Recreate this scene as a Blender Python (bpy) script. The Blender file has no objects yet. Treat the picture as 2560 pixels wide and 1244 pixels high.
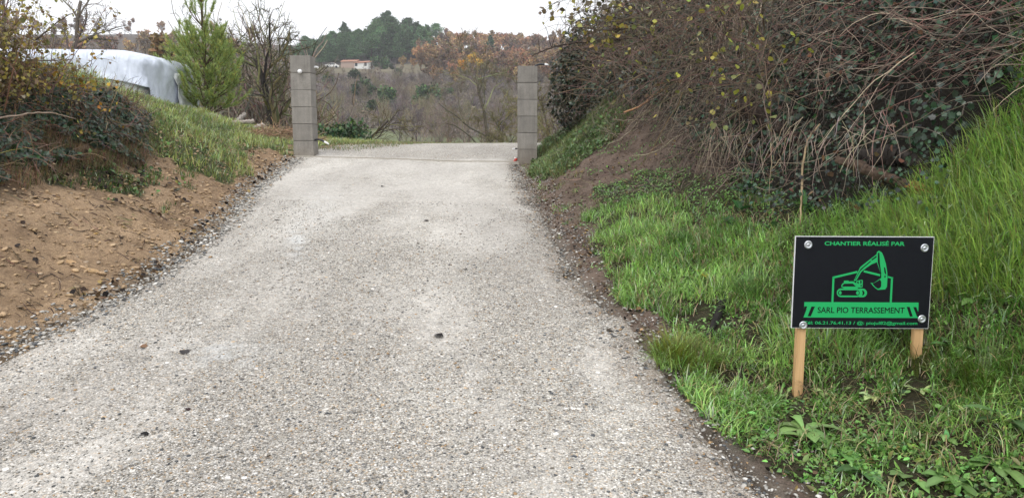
import bpy, math, random
import numpy as np
from mathutils import Vector, Matrix
R_ = math.radians
random.seed(7)
rng = np.random.default_rng(11)
scene = bpy.context.scene
col = scene.collection

# ------------------------------------------------------------ camera
FOC = 1898.0 / 2560.0            # focal length in image widths
PITCH = R_(7.86)
EYE = 1.5
cam_d = bpy.data.cameras.new('camera')
cam = bpy.data.objects.new('camera', cam_d)
col.objects.link(cam)
cam.location = (0, 0, EYE)
cam.rotation_euler = (R_(90) - PITCH, 0, 0)
cam_d.sensor_width = 36.0
cam_d.lens = 36.0 * FOC
cam_d.clip_start = 0.05
cam_d.clip_end = 4000
scene.camera = cam

# ------------------------------------------------------------ light
SUN_EL, SUN_AZ = R_(52), R_(200)      # azimuth measured clockwise from +Y
world = bpy.data.worlds.new('World')
scene.world = world
world.use_nodes = True
wn = world.node_tree
wn.nodes.clear()
w_out = wn.nodes.new('ShaderNodeOutputWorld')
w_bg = wn.nodes.new('ShaderNodeBackground')
w_sky = wn.nodes.new('ShaderNodeTexSky')
w_sky.sky_type = 'NISHITA'
w_sky.sun_disc = False
w_sky.sun_elevation = SUN_EL
w_sky.sun_rotation = SUN_AZ
w_sky.air_density = 1.6
w_sky.dust_density = 6.0
w_sky.ozone_density = 1.0
w_hs = wn.nodes.new('ShaderNodeHueSaturation')
w_hs.inputs['Saturation'].default_value = 0.10
w_hs.inputs['Value'].default_value = 1.0
# an even cloud deck: mixes the clear-sky gradient towards one pale grey-white
w_mix = wn.nodes.new('ShaderNodeMix')
w_mix.data_type = 'RGBA'
w_mix.inputs[0].default_value = 0.72
w_mix.inputs[7].default_value = (11.2, 11.4, 11.9, 1)
wn.links.new(w_sky.outputs[0], w_hs.inputs['Color'])
wn.links.new(w_hs.outputs[0], w_mix.inputs[6])
wn.links.new(w_mix.outputs[2], w_bg.inputs['Color'])
w_bg.inputs['Strength'].default_value = 0.095
wn.links.new(w_bg.outputs[0], w_out.inputs['Surface'])
sun_d = bpy.data.lights.new('sun', 'SUN')
sun_d.energy = 0.7
sun_d.angle = R_(25)
sun_d.color = (1.0, 0.96, 0.90)
sun = bpy.data.objects.new('sun', sun_d)
col.objects.link(sun)
sd = Vector((math.sin(SUN_AZ) * math.cos(SUN_EL), math.cos(SUN_AZ) * math.cos(SUN_EL), math.sin(SUN_EL)))
sun.rotation_euler = sd.to_track_quat('Z', 'Y').to_euler()
scene.view_settings.view_transform = 'Standard'
scene.view_settings.look = 'None'
scene.view_settings.gamma = 1
scene.view_settings.exposure = 0.62
scene.cycles.max_bounces = 6
scene.cycles.diffuse_bounces = 3
scene.cycles.transparent_max_bounces = 6

# ------------------------------------------------------------ numbers: pixel <-> point
F_PX = 1898.0
cp, sp = math.cos(PITCH), math.sin(PITCH)
def ray(px, py):
    a = (px - 1280) / F_PX; b = (622 - py) / F_PX
    return np.array([a, cp + b * sp, -sp + b * cp])
def atY(px, py, Y):
    d = ray(px, py)
    return d * (Y / d[1]) + np.array([0, 0, EYE])
def project(P):
    P = np.asarray(P, float)
    x = P[..., 0]; y = P[..., 1]; z = P[..., 2] - EYE
    dep = y * cp - z * sp
    up = y * sp + z * cp
    dep = np.where(dep < 0.05, 0.05, dep)
    return 1280 + F_PX * x / dep, 622 - F_PX * up / dep
def inpoly(px, py, poly):
    ins = np.zeros(px.shape, bool)
    n = len(poly)
    for i in range(n):
        x0, y0 = poly[i]; x1, y1 = poly[(i + 1) % n]
        if y0 == y1: continue
        c = ((y0 > py) != (y1 > py)) & (px < (x1 - x0) * (py - y0) / (y1 - y0) + x0)
        ins ^= c
    return ins

# ------------------------------------------------------------ noise
def _hash(ix, iy, s):
    h = (ix * 374761393 + iy * 668265263 + s * 1442695041) & 0xffffffff
    h = ((h ^ (h >> 13)) * 1274126177) & 0xffffffff
    return ((h ^ (h >> 16)) & 0xffff) / 65535.0
def vnoise(x, y, s=0):
    x = np.asarray(x, float); y = np.asarray(y, float)
    ix = np.floor(x).astype(np.int64); iy = np.floor(y).astype(np.int64)
    fx = x - ix; fy = y - iy
    fx = fx * fx * (3 - 2 * fx); fy = fy * fy * (3 - 2 * fy)
    a = _hash(ix, iy, s); b = _hash(ix + 1, iy, s); c = _hash(ix, iy + 1, s); d = _hash(ix + 1, iy + 1, s)
    return (a * (1 - fx) + b * fx) * (1 - fy) + (c * (1 - fx) + d * fx) * fy
def fbm(x, y, s=0, o=4):
    t = 0; a = 0.5; n = 0
    for k in range(o):
        t = t + a * vnoise(x * 2 ** k, y * 2 ** k, s + k); n += a; a *= 0.5
    return t / n

# ------------------------------------------------------------ objects
def tag(o, label=None, cat=None, group=None, kind=None):
    if label: o['label'] = label
    if cat: o['category'] = cat
    if group: o['group'] = group
    if kind: o['kind'] = kind
    return o
def empty(name, loc, label=None, cat=None, group=None, rz=0):
    o = bpy.data.objects.new(name, None)
    o.empty_display_size = 0.2
    o.location = loc; o.rotation_euler = (0, 0, rz)
    col.objects.link(o)
    return tag(o, label, cat, group)

class Geo:
    """collects vertices, faces and a colour per vertex, built as ONE mesh"""
    def __init__(s): s.v = []; s.f = []; s.c = []; s.n = 0
    def add(s, v, faces, c):
        v = np.asarray(v, float).reshape(-1, 3)
        s.v.append(v)
        for f in (faces if isinstance(faces, list) else [faces]):
            s.f.append(np.asarray(f, np.int64) + s.n)
        c = np.asarray(c, float)
        if c.ndim == 1: c = np.broadcast_to(c[:3], (len(v), 3))
        s.c.append(c[:, :3])
        s.n += len(v)
    def box(s, lo, hi, c=(.5, .5, .5), M=None):
        x0, y0, z0 = lo; x1, y1, z1 = hi
        v = np.array([[x0, y0, z0], [x1, y0, z0], [x1, y1, z0], [x0, y1, z0], [x0, y0, z1], [x1, y0, z1], [x1, y1, z1], [x0, y1, z1]], float)
        if M is not None: v = v @ np.array(M.to_3x3()).T + np.array(M.translation)
        s.add(v, np.array([[0, 3, 2, 1], [4, 5, 6, 7], [0, 1, 5, 4], [1, 2, 6, 5], [2, 3, 7, 6], [3, 0, 4, 7]]), c)
    def mesh(s, name, smooth=False):
        me = bpy.data.meshes.new(name)
        V = np.concatenate(s.v); C = np.concatenate(s.c)
        L = []; ls = []; tot = []
        for f in s.f:
            L.append(f.reshape(-1)); tot.append(np.full(len(f), f.shape[1]))
        L = np.concatenate(L); tot = np.concatenate(tot)
        st = np.concatenate([[0], np.cumsum(tot)[:-1]])
        me.vertices.add(len(V)); me.vertices.foreach_set('co', V.astype(np.float32).ravel())
        me.loops.add(len(L)); me.loops.foreach_set('vertex_index', L.astype(np.int32))
        me.polygons.add(len(tot)); me.polygons.foreach_set('loop_start', st.astype(np.int32))
        me.polygons.foreach_set('loop_total', tot.astype(np.int32))
        me.polygons.foreach_set('use_smooth', np.full(len(tot), smooth))
        a = me.color_attributes.new('col', 'FLOAT_COLOR', 'POINT')
        a.data.foreach_set('color', np.concatenate([C, np.ones((len(C), 1))], 1).astype(np.float32).ravel())
        me.update(calc_edges=True)
        return me
    def build(s, name, mat, parent=None, smooth=False, origin=None):
        if origin is not None and parent is None:
            s.v = [v - np.asarray(origin) for v in s.v]
        me = s.mesh(name, smooth)
        me.materials.append(mat)
        o = bpy.data.objects.new(name, me)
        col.objects.link(o)
        if parent is not None:
            o.parent = parent
        elif origin is not None:
            o.location = origin
        return o

def norm(a): return a / np.maximum(np.linalg.norm(a, axis=-1, keepdims=True), 1e-9)
def tubes(g, P, R, c, sides=3):
    """P (n,k,3) polylines, R (n,k) radii, c (n,3) or (3,)"""
    P = np.asarray(P, float); n, k, _ = P.shape
    R = np.broadcast_to(np.asarray(R, float), (n, k))
    T = norm(np.gradient(P, axis=1))
    ref = np.where(np.abs(T[..., 2:3]) > 0.8, np.array([1., 0.13, 0]), np.array([0.05, 0.02, 1.]))
    N = norm(np.cross(T, ref)); B = np.cross(T, N)
    an = np.arange(sides) * 2 * math.pi / sides
    V = P[:, :, None] + R[:, :, None, None] * (np.cos(an)[:, None] * N[:, :, None] + np.sin(an)[:, None] * B[:, :, None])
    i = np.arange(n)[:, None, None] * k * sides; j = np.arange(k - 1)[None, :, None] * sides; a = np.arange(sides)[None, None]
    b = (a + 1) % sides
    F = np.stack([i + j + a, i + j + b, i + j + sides + b, i + j + sides + a], -1).reshape(-1, 4)
    caps = (np.arange(n)[:, None] * k * sides + (k - 1) * sides + np.arange(sides)[None])
    caps0 = (np.arange(n)[:, None] * k * sides + np.arange(sides)[None])[:, ::-1]
    c = np.asarray(c, float)
    if c.ndim == 2: c = np.repeat(c, k * sides, 0)
    g.add(V.reshape(-1, 3), [F, caps, caps0], c)
def stamp(g, tv, tf, M, pos, c):
    """tv (m,3) template, tf faces, M (n,3,3) columns are axes, pos (n,3)"""
    n = len(pos); m = len(tv)
    V = np.einsum('nij,mj->nmi', M, tv) + pos[:, None]
    fs = []
    for f in (tf if isinstance(tf, list) else [tf]):
        f = np.asarray(f); fs.append((f[None] + (np.arange(n) * m)[:, None, None]).reshape(-1, f.shape[1]))
    c = np.asarray(c, float)
    if c.ndim == 2: c = np.repeat(c, m, 0)
    g.add(V.reshape(-1, 3), fs, c)
def rand_rot(n, up=None, tilt=math.pi, r=rng):
    """random frames; if up (n,3) is given the z axis lies within tilt of it"""
    if up is None:
        up = norm(r.normal(size=(n, 3)))
    up = norm(np.asarray(up, float) + r.normal(size=(n, 3)) * math.tan(min(tilt, 1.4)) * 0.5)
    a = norm(np.cross(up, norm(r.normal(size=(n, 3)))))
    b = np.cross(up, a)
    return np.stack([a, b, up], -1)
def blades(g, base, L, W, az, lean, c, k=4, droop=1.0, tipc=None):
    """grass blades: arcs leaning over towards az"""
    n = len(base); t = np.linspace(0, 1, k)[None]
    h = np.stack([np.cos(az), np.sin(az), np.zeros(n)], -1)
    th = lean[:, None] * (0.35 + droop * t * 1.3)
    dt = 1.0 / (k - 1)
    out = np.concatenate([np.zeros((n, 1)), np.cumsum(np.sin(th[:, :-1]) * dt, 1)], 1) * L[:, None]
    upz = np.concatenate([np.zeros((n, 1)), np.cumsum(np.cos(th[:, :-1]) * dt, 1)], 1) * L[:, None]
    P = base[:, None] + out[..., None] * h[:, None] + upz[..., None] * np.array([0, 0, 1.])
    side = np.stack([-np.sin(az), np.cos(az), np.zeros(n)], -1)
    w = W[:, None] * np.array([0.8, 1, 0.75, 0.08] if k == 4 else np.concatenate([[.8], np.linspace(1, .08, k - 1)]))[None] * 0.5
    V = np.stack([P - side[:, None] * w[..., None], P + side[:, None] * w[..., None]], 2)   # n,k,2,3
    i = np.arange(n)[:, None] * k * 2; j = np.arange(k - 1)[None] * 2
    F = np.stack([i + j, i + j + 1, i + j + 3, i + j + 2], -1).reshape(-1, 4)
    cc = np.repeat(c, k * 2, 0)
    if tipc is not None:
        tt = np.tile(np.repeat(np.linspace(0, 1, k), 2), n)[:, None] ** 2
        cc = cc * (1 - tt) + np.asarray(tipc) * tt
    g.add(V.reshape(-1, 3), F, cc)
def poly_tube(g, pts, radii, c, sides=7, k=None, wob=0.0):
    """one tube along hand-given points, smoothed"""
    pts = np.asarray(pts, float); m = len(pts); k = k or (m * 4)
    t = np.linspace(0, m - 1, k); q = np.stack([np.interp(t, np.arange(m), pts[:, i]) for i in range(3)], -1)
    for _ in range(2): q[1:-1] = (q[:-2] + 2 * q[1:-1] + q[2:]) / 4
    if wob: q[1:-1] += rng.normal(size=(k - 2, 3)) * wob
    r = np.interp(t, np.linspace(0, m - 1, len(radii)), radii)
    tubes(g, q[None], r[None] * (1 + (rng.random(k)[None] - .5) * (0.25 if wob else 0)), c, sides)
def curves(start, d0, L, k=7, grav=.5, wig=.35, r=rng):
    """wandering stems: start (n,3), d0 (n,3) unit, L (n,) -> (n,k,3)"""
    n = len(start); P = np.zeros((n, k, 3)); P[:, 0] = start; d = d0.copy()
    g_ = np.zeros((n, 3)) + np.array([0, 0, -1.]) * (np.broadcast_to(grav, (n,))[:, None])
    for i in range(1, k):
        d = norm(d + g_ / k + r.normal(size=(n, 3)) * wig / math.sqrt(k))
        P[:, i] = P[:, i - 1] + d * (L / (k - 1))[:, None]
    return P
LEAF4 = (np.array([[0, 0, 0], [.35, .5, .06], [1, 0, -.08], [.35, -.5, .06], [.45, 0, 0]]), np.array([[0, 4, 1], [1, 4, 2], [0, 3, 4], [3, 2, 4]]))
LEAF6 = (np.array([[0, 0, 0], [.2, .38, .05], [.55, .5, .07], [.85, .25, 0], [1.05, 0, -.1], [.85, -.25, 0], [.55, -.5, .07], [.2, -.38, .05], [.3, 0, 0], [.65, 0, .0]]),
         [np.array([[8, 1, 2, 9], [9, 2, 3, 4], [0, 8, 7, 7]][:2]), np.array([[7, 8, 9, 6], [6, 9, 4, 5]]), np.array([[0, 8, 1], [0, 7, 8]])])
_iv = [(0, 0), (.12, .42), (.42, .38), (.52, .62), (.72, .3), (1.1, 0), (.72, -.3), (.52, -.62), (.42, -.38), (.12, -.42)]
IVY = (np.array([(x, y, 0.1 * abs(y)) for x, y in _iv] + [(.4, 0, 0)]), np.array([[10, i, (i + 1) % 10] for i in range(10)]))
# ------------------------------------------------------------ materials
def newmat(name):
    m = bpy.data.materials.new(name); m.use_nodes = True
    nt = m.node_tree; b = nt.nodes['Principled BSDF']
    return m, nt, b
def N(nt, t, **kw):
    n = nt.nodes.new(t)
    for k, v in kw.items(): setattr(n, k, v)
    return n
def objco(nt, scale=None):
    t = N(nt, 'ShaderNodeTexCoord')
    return t.outputs['Object']
def noise_n(nt, co, scale, detail=4, rough=.55):
    n = N(nt, 'ShaderNodeTexNoise'); n.inputs['Scale'].default_value = scale
    n.inputs['Detail'].default_value = detail; n.inputs['Roughness'].default_value = rough
    nt.links.new(co, n.inputs['Vector']); return n
def ramp(nt, fac, stops, interp='LINEAR'):
    r = N(nt, 'ShaderNodeValToRGB'); r.color_ramp.interpolation = interp
    e = r.color_ramp.elements
    while len(e) < len(stops): e.new(0.5)
    for el, (p, c) in zip(e, stops):
        el.position = p; el.color = (*c, 1) if len(c) == 3 else c
    nt.links.new(fac, r.inputs[0]); return r.outputs[0]
def mixc(nt, fac, a, b, mode='MIX'):
    m = N(nt, 'ShaderNodeMix', data_type='RGBA', blend_type=mode)
    for s, v in ((m.inputs[0], fac), (m.inputs[6], a), (m.inputs[7], b)):
        if isinstance(v, (int, float)): s.default_value = v
        elif isinstance(v, tuple): s.default_value = (*v, 1)
        else: nt.links.new(v, s)
    return m.outputs[2]
def math_n(nt, op, a, b=0.0, c=None):
    m = N(nt, 'ShaderNodeMath', operation=op)
    for i, v in enumerate((a, b) if c is None else (a, b, c)):
        if isinstance(v, (int, float)): m.inputs[i].default_value = v
        else: nt.links.new(v, m.inputs[i])
    return m.outputs[0]
def bump(nt, b, h, strength, dist, prev=None):
    n = N(nt, 'ShaderNodeBump'); n.inputs['Strength'].default_value = strength; n.inputs['Distance'].default_value = dist
    nt.links.new(h, n.inputs['Height'])
    if prev is not None: nt.links.new(prev, n.inputs['Normal'])
    nt.links.new(n.outputs[0], b.inputs['Normal']); return n.outputs[0]
def attr_mat(name, rough=.75, spec=.3, transl=0.0, vary=0.0, nscale=30, objvary=0.0, bumpd=0.0):
    """colour from the vertex attribute, broken up a little by noise"""
    m, nt, b = newmat(name)
    a = N(nt, 'ShaderNodeAttribute', attribute_name='col'); c = a.outputs['Color']
    if vary or bumpd:
        nz = noise_n(nt, objco(nt), nscale, 5, .65)
        if vary:
            f = ramp(nt, nz.outputs[0], [(.3, (1 - vary,) * 3), (.7, (1 + vary,) * 3)])
            c = mixc(nt, 1.0, c, f, 'MULTIPLY')
        if bumpd: bump(nt, b, nz.outputs[0], .8, bumpd)
    if objvary:
        oi = N(nt, 'ShaderNodeObjectInfo'); hs = N(nt, 'ShaderNodeHueSaturation')
        nt.links.new(math_n(nt, 'MULTIPLY_ADD', oi.outputs['Random'], objvary * .03, .5 - objvary * .010), hs.inputs['Hue'])
        r2 = math_n(nt, 'FRACT', math_n(nt, 'MULTIPLY', oi.outputs['Random'], 7.31))
        nt.links.new(math_n(nt, 'MULTIPLY_ADD', r2, objvary * 1.2, 1 - objvary * .6), hs.inputs['Value'])
        nt.links.new(c, hs.inputs['Color']); c = hs.outputs[0]
    nt.links.new(c, b.inputs['Base Color'])
    b.inputs['Roughness'].default_value = rough
    b.inputs['Specular IOR Level'].default_value = spec
    if transl:
        tr = N(nt, 'ShaderNodeBsdfTranslucent'); mx = N(nt, 'ShaderNodeMixShader'); mx.inputs[0].default_value = transl
        nt.links.new(c, tr.inputs['Color']); nt.links.new(b.outputs[0], mx.inputs[1]); nt.links.new(tr.outputs[0], mx.inputs[2])
        nt.links.new(mx.outputs[0], nt.nodes['Material Output'].inputs['Surface'])
    return m
M_grass = attr_mat('grass_blades', .38, .6, .25)
M_leaf = attr_mat('leaves', .45, .5, .2)
M_ivy = attr_mat('ivy_leaves', .32, .55, .08)
M_twig = attr_mat('twigs', .8, .2, 0)
M_bark = attr_mat('bark', .85, .2, 0, .45, 14, 0, .02)
M_far = attr_mat('far_foliage', .8, .15, .15, objvary=.8)
M_fartwig = attr_mat('far_twigs', .85, .1, 0, objvary=.35)
M_needle = attr_mat('pine_needles', .5, .4, .15)
M_stone = attr_mat('stones', .7, .3, 0, .25, 60, 0, .003)
M_dead = attr_mat('dead_leaves', .8, .15, .05)

# ground soil: vertex colour carries the kind of soil and the bramble's painted shade, noise the grain
def soil_mat():
    m, nt, b = newmat('soil')
    co = objco(nt)
    a = N(nt, 'ShaderNodeAttribute', attribute_name='col'); c = a.outputs['Color']
    n1 = noise_n(nt, co, 3.0, 5, .6); n2 = noise_n(nt, co, 22, 6, .7); n3 = noise_n(nt, co, 120, 4, .7)
    c = mixc(nt, 1.0, c, ramp(nt, n1.outputs[0], [(.3, (.62, .60, .58)), (.5, (1, 1, 1)), (.7, (1.22, 1.22, 1.22))]), 'MULTIPLY')
    c = mixc(nt, 1.0, c, ramp(nt, n2.outputs[0], [(.3, (.68, .66, .64)), (.5, (1, 1, 1)), (.72, (1.25, 1.25, 1.22))]), 'MULTIPLY')
    c = mixc(nt, 1.0, c, ramp(nt, n3.outputs[0], [(.3, (.75, .75, .75)), (.7, (1.2, 1.2, 1.2))]), 'MULTIPLY')
    nt.links.new(c, b.inputs['Base Color'])
    b.inputs['Roughness'].default_value = .85; b.inputs['Specular IOR Level'].default_value = .25
    p = bump(nt, b, n2.outputs[0], 1.0, .05)
    bump(nt, b, n3.outputs[0], .8, .006, p)
    return m
M_soil = soil_mat()

def gravel_mat():
    m, nt, b = newmat('gravel')
    co = objco(nt)
    # how sandy the surface is: along the road (col.r) plus soft streaks and blotches
    a = N(nt, 'ShaderNodeAttribute', attribute_name='col')
    sep = N(nt, 'ShaderNodeSeparateColor'); nt.links.new(a.outputs['Color'], sep.inputs[0])
    mp = N(nt, 'ShaderNodeMapping'); mp.inputs['Scale'].default_value = (1.3, .45, 1)
    nt.links.new(co, mp.inputs['Vector'])
    blot = noise_n(nt, mp.outputs[0], 1.3, 5, .6)
    wp = noise_n(nt, co, 9, 4, .6)
    sand = math_n(nt, 'ADD', sep.outputs[0], math_n(nt, 'MULTIPLY_ADD', blot.outputs[0], 2.2, -1.1))
    sand = math_n(nt, 'ADD', sand, math_n(nt, 'MULTIPLY_ADD', wp.outputs[0], .7, -.35))
    sand = ramp(nt, sand, [(.25, (0, 0, 0)), (.8, (1, 1, 1))])
    stones = []
    def vor(scale, rnd=1.0):
        v = N(nt, 'ShaderNodeTexVoronoi'); v.inputs['Scale'].default_value = scale; v.inputs['Randomness'].default_value = rnd
        nt.links.new(co, v.inputs['Vector']); return v
    v1 = vor(105); v2 = vor(210); v3 = vor(34)
    def pick(v):
        s = N(nt, 'ShaderNodeSeparateColor'); nt.links.new(v.outputs['Color'], s.inputs[0])
        c = ramp(nt, s.outputs[0], [(0, (.06, .065, .07)), (.08, (.13, .13, .13)), (.16, (.27, .25, .22)), (.42, (.42, .395, .345)),
                                    (.70, (.54, .515, .47)), (.80, (.44, .31, .18)), (.85, (.60, .575, .54)), (.94, (.80, .78, .74))], 'CONSTANT')
        return c, s
    c1, s1 = pick(v1); c2, s2 = pick(v2); c3, s3 = pick(v3)
    fine = noise_n(nt, co, 160, 3, .7)
    sandc = ramp(nt, fine.outputs[0], [(.3, (.38, .355, .32)), (.5, (.47, .445, .405)), (.7, (.56, .535, .49))])
    # stone colour darkens towards the cell edges
    gap1 = ramp(nt, v1.outputs['Distance'], [(.30, (1, 1, 1)), (.62, (.45, .42, .38))])
    g1 = mixc(nt, 1.0, c1, gap1, 'MULTIPLY')
    g = mixc(nt, .42, g1, c2)
    # occasional bigger stones
    big = math_n(nt, 'MULTIPLY', math_n(nt, 'GREATER_THAN', s3.outputs[1], .87), math_n(nt, 'LESS_THAN', v3.outputs['Distance'], .36))
    g = mixc(nt, big, g, c3)
    fsand = math_n(nt, 'MULTIPLY', sand, .60)
    c = mixc(nt, fsand, g, sandc)
    # worn-in grain that still shows at a distance
    mid = noise_n(nt, co, 26, 5, .8)
    c = mixc(nt, 1.0, c, ramp(nt, mid.outputs[0], [(.30, (.70, .69, .68)), (.5, (1, 1, 1)), (.72, (1.22, 1.22, 1.22))]), 'MULTIPLY')
    pk = math_n(nt, 'MULTIPLY', math_n(nt, 'GREATER_THAN', s3.outputs[2], .93), math_n(nt, 'LESS_THAN', v3.outputs['Distance'], .30))
    c = mixc(nt, math_n(nt, 'MULTIPLY', pk, .75), c, (.10, .09, .08))
    # broad tone
    tone = noise_n(nt, mp.outputs[0], .9, 3, .5)
    c = mixc(nt, 1.0, c, ramp(nt, tone.outputs[0], [(.3, (.86, .85, .84)), (.7, (1.12, 1.12, 1.11))]), 'MULTIPLY')
    # wet brown margins (col.g)
    c = mixc(nt, sep.outputs[1], c, mixc(nt, .6, c, (.16, .115, .08)))
    # fresh pale cement-like smears (col.b)
    sm = math_n(nt, 'MULTIPLY', sep.outputs[2], ramp(nt, wp.outputs[0], [(.4, (0, 0, 0)), (.6, (1, 1, 1))]))
    c = mixc(nt, math_n(nt, 'MULTIPLY', sm, .6), c, (.50, .51, .50))
    c = mixc(nt, 1.0, c, (1.24, 1.25, 1.275), 'MULTIPLY')
    nt.links.new(c, b.inputs['Base Color'])
    b.inputs['Roughness'].default_value = .8; b.inputs['Specular IOR Level'].default_value = .3
    h1 = math_n(nt, 'MULTIPLY', v1.outputs['Distance'], math_n(nt, 'MULTIPLY_ADD', sand, .85, -1.0))
    p = bump(nt, b, h1, .9, .006)
    p = bump(nt, b, fine.outputs[0], .5, .003, p)
    bump(nt, b, wp.outputs[0], .6, .02, p)
    return m
M_gravel = gravel_mat()

def simple(name, c, rough=.6, spec=.4, metal=0.0, nscale=0, vary=.1, bd=0.0):
    m, nt, b = newmat(name)
    b.inputs['Base Color'].default_value = (*c, 1); b.inputs['Roughness'].default_value = rough
    b.inputs['Specular IOR Level'].default_value = spec; b.inputs['Metallic'].default_value = metal
    if nscale:
        nz = noise_n(nt, objco(nt), nscale, 5, .65)
        cc = ramp(nt, nz.outputs[0], [(.3, tuple(x * (1 - vary) for x in c)), (.7, tuple(min(1, x * (1 + vary)) for x in c))])
        nt.links.new(cc, b.inputs['Base Color'])
        if bd: bump(nt, b, nz.outputs[0], .7, bd)
    return m
def block_mat():
    m, nt, b = newmat('concrete_block')
    co = objco(nt)
    n1 = noise_n(nt, co, 7, 4, .6); n2 = noise_n(nt, co, 90, 5, .75)
    mp = N(nt, 'ShaderNodeMapping'); mp.inputs['Scale'].default_value = (30, 30, 1.5); nt.links.new(co, mp.inputs['Vector'])
    n3 = noise_n(nt, mp.outputs[0], 1.0, 4, .6)
    oi = N(nt, 'ShaderNodeObjectInfo')
    c = ramp(nt, n1.outputs[0], [(.3, (.222, .208, .188)), (.7, (.300, .282, .256))])
    c = mixc(nt, 1.0, c, ramp(nt, n2.outputs[0], [(.3, (.78, .78, .78)), (.7, (1.18, 1.18, 1.18))]), 'MULTIPLY')
    c = mixc(nt, 1.0, c, ramp(nt, n3.outputs[0], [(.25, (.85, .85, .86)), (.5, (1, 1, 1)), (.8, (1.12, 1.12, 1.1))]), 'MULTIPLY')
    hs = N(nt, 'ShaderNodeHueSaturation'); nt.links.new(c, hs.inputs['Color'])
    nt.links.new(math_n(nt, 'MULTIPLY_ADD', oi.outputs['Random'], .2, .9), hs.inputs['Value'])
    # rain-splashed soil round the foot
    ge = N(nt, 'ShaderNodeNewGeometry'); sx = N(nt, 'ShaderNodeSeparateXYZ'); nt.links.new(ge.outputs['Position'], sx.inputs[0])
    zz_ = math_n(nt, 'ADD', sx.outputs[2], math_n(nt, 'MULTIPLY', n1.outputs[0], .25))
    mr = N(nt, 'ShaderNodeMapRange'); mr.inputs[1].default_value = 1.30; mr.inputs[2].default_value = 1.62; mr.inputs[3].default_value = .4; mr.inputs[4].default_value = 0
    nt.links.new(zz_, mr.inputs[0])
    sc_ = mixc(nt, mr.outputs[0], hs.outputs[0], (.22, .16, .11))
    # pale chips and pores
    vv = N(nt, 'ShaderNodeTexVoronoi'); vv.inputs['Scale'].default_value = 26; nt.links.new(co, vv.inputs['Vector'])
    ch = ramp(nt, vv.outputs['Distance'], [(.0, (1, 1, 1)), (.10, (0, 0, 0))]); sc_ = mixc(nt, math_n(nt, 'MULTIPLY', ch, .5), sc_, (.12, .11, .10))
    nt.links.new(sc_, b.inputs['Base Color'])
    b.inputs['Roughness'].default_value = .9; b.inputs['Specular IOR Level'].default_value = .2
    bump(nt, b, n2.outputs[0], .7, .004)
    return m
M_block = block_mat()
def wood_mat(name, base, dark):
    m, nt, b = newmat(name)
    mp = N(nt, 'ShaderNodeMapping'); mp.inputs['Scale'].default_value = (60, 60, 2.2); nt.links.new(objco(nt), mp.inputs['Vector'])
    n = noise_n(nt, mp.outputs[0], 1.0, 5, .6)
    nt.links.new(ramp(nt, n.outputs[0], [(.3, dark), (.6, base)]), b.inputs['Base Color'])
    b.inputs['Roughness'].default_value = .6
    return m
M_pine = wood_mat('planed_wood', (.66, .42, .21), (.46, .26, .11))
M_black = simple('black_panel_print', (.0055, .0065, .010), .55, .2, 0, 40, .15)
M_white = simple('white_panel_edge', (.75, .76, .78), .5)
M_green = simple('green_print', (.012, .40, .115), .5, .35)
M_steel = simple('galvanised_steel', (.62, .64, .68), .32, .5, .85, 120, .1)
M_conduit = simple('black_conduit', (.02, .022, .03), .4)
M_tape = simple('white_tape', (.85, .85, .85), .45)
M_red = simple('red_conduit', (.55, .05, .03), .4)
M_lip = simple('concrete_strip', (.40, .37, .32), .8, .2, 0, 60, .15, .002)
M_roof = simple('clay_tiles', (.36, .19, .13), .8, .2, 0, 3, .2)
M_render = simple('white_render', (.70, .70, .68), .8, .2, 0, 2, .06)
M_glass = simple('dark_glass', (.05, .06, .07), .2)

_nt = M_black.node_tree; _b = _nt.nodes['Principled BSDF']; _n = noise_n(_nt, objco(_nt), 9, 6, .7)
_nt.links.new(ramp(_nt, _n.outputs[0], [(.35, (.40,) * 3), (.7, (.62,) * 3)]), _b.inputs['Roughness'])
# ------------------------------------------------------------ shape of the ground
LY = [-6, 2, 3.8, 4.3, 4.73, 5.28, 6.1, 7.2, 8.2, 9.9, 11.3, 12.2, 14, 16, 18, 22, 30]
LX = [-2.9, -2.8, -2.64, -2.54, -2.49, -2.48, -2.55, -2.68, -2.88, -3.07, -3.22, -3.25, -3.1, -2.9, -2.6, -2.0, -2]
RY = [-6, 1, 2.5, 2.7, 3.0, 3.4, 3.7, 4.36, 5.08, 6.2, 8, 9.9, 11.7, 12.5, 14, 16, 20, 30]
RX = [1.6, 1.15, .93, .86, .81, .71, .69, .58, .44, .35, .21, .12, .10, .3, .6, 1.2, 2.4, 3]
ZY = [-8, 0, 11.5, 12.5, 14, 16, 18, 20, 24, 28]
ZZ = [-.92, 0, 1.31, 1.40, 1.47, 1.50, 1.49, 1.40, .8, -.2]
def Lx(y): return np.interp(y, LY, LX)
def Rx(y): return np.interp(y, RY, RX)
def Zr(y): return np.interp(y, ZY, ZZ)
def cross(x, y):      # the drive falls a little to the right near the gate
    w = np.clip((y - 6) / 5.5, 0, 1) * np.clip((15 - y) / 3, 0, 1)
    return -w * 0.036 * np.clip(x + 3.2, 0, 3.6)
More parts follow.
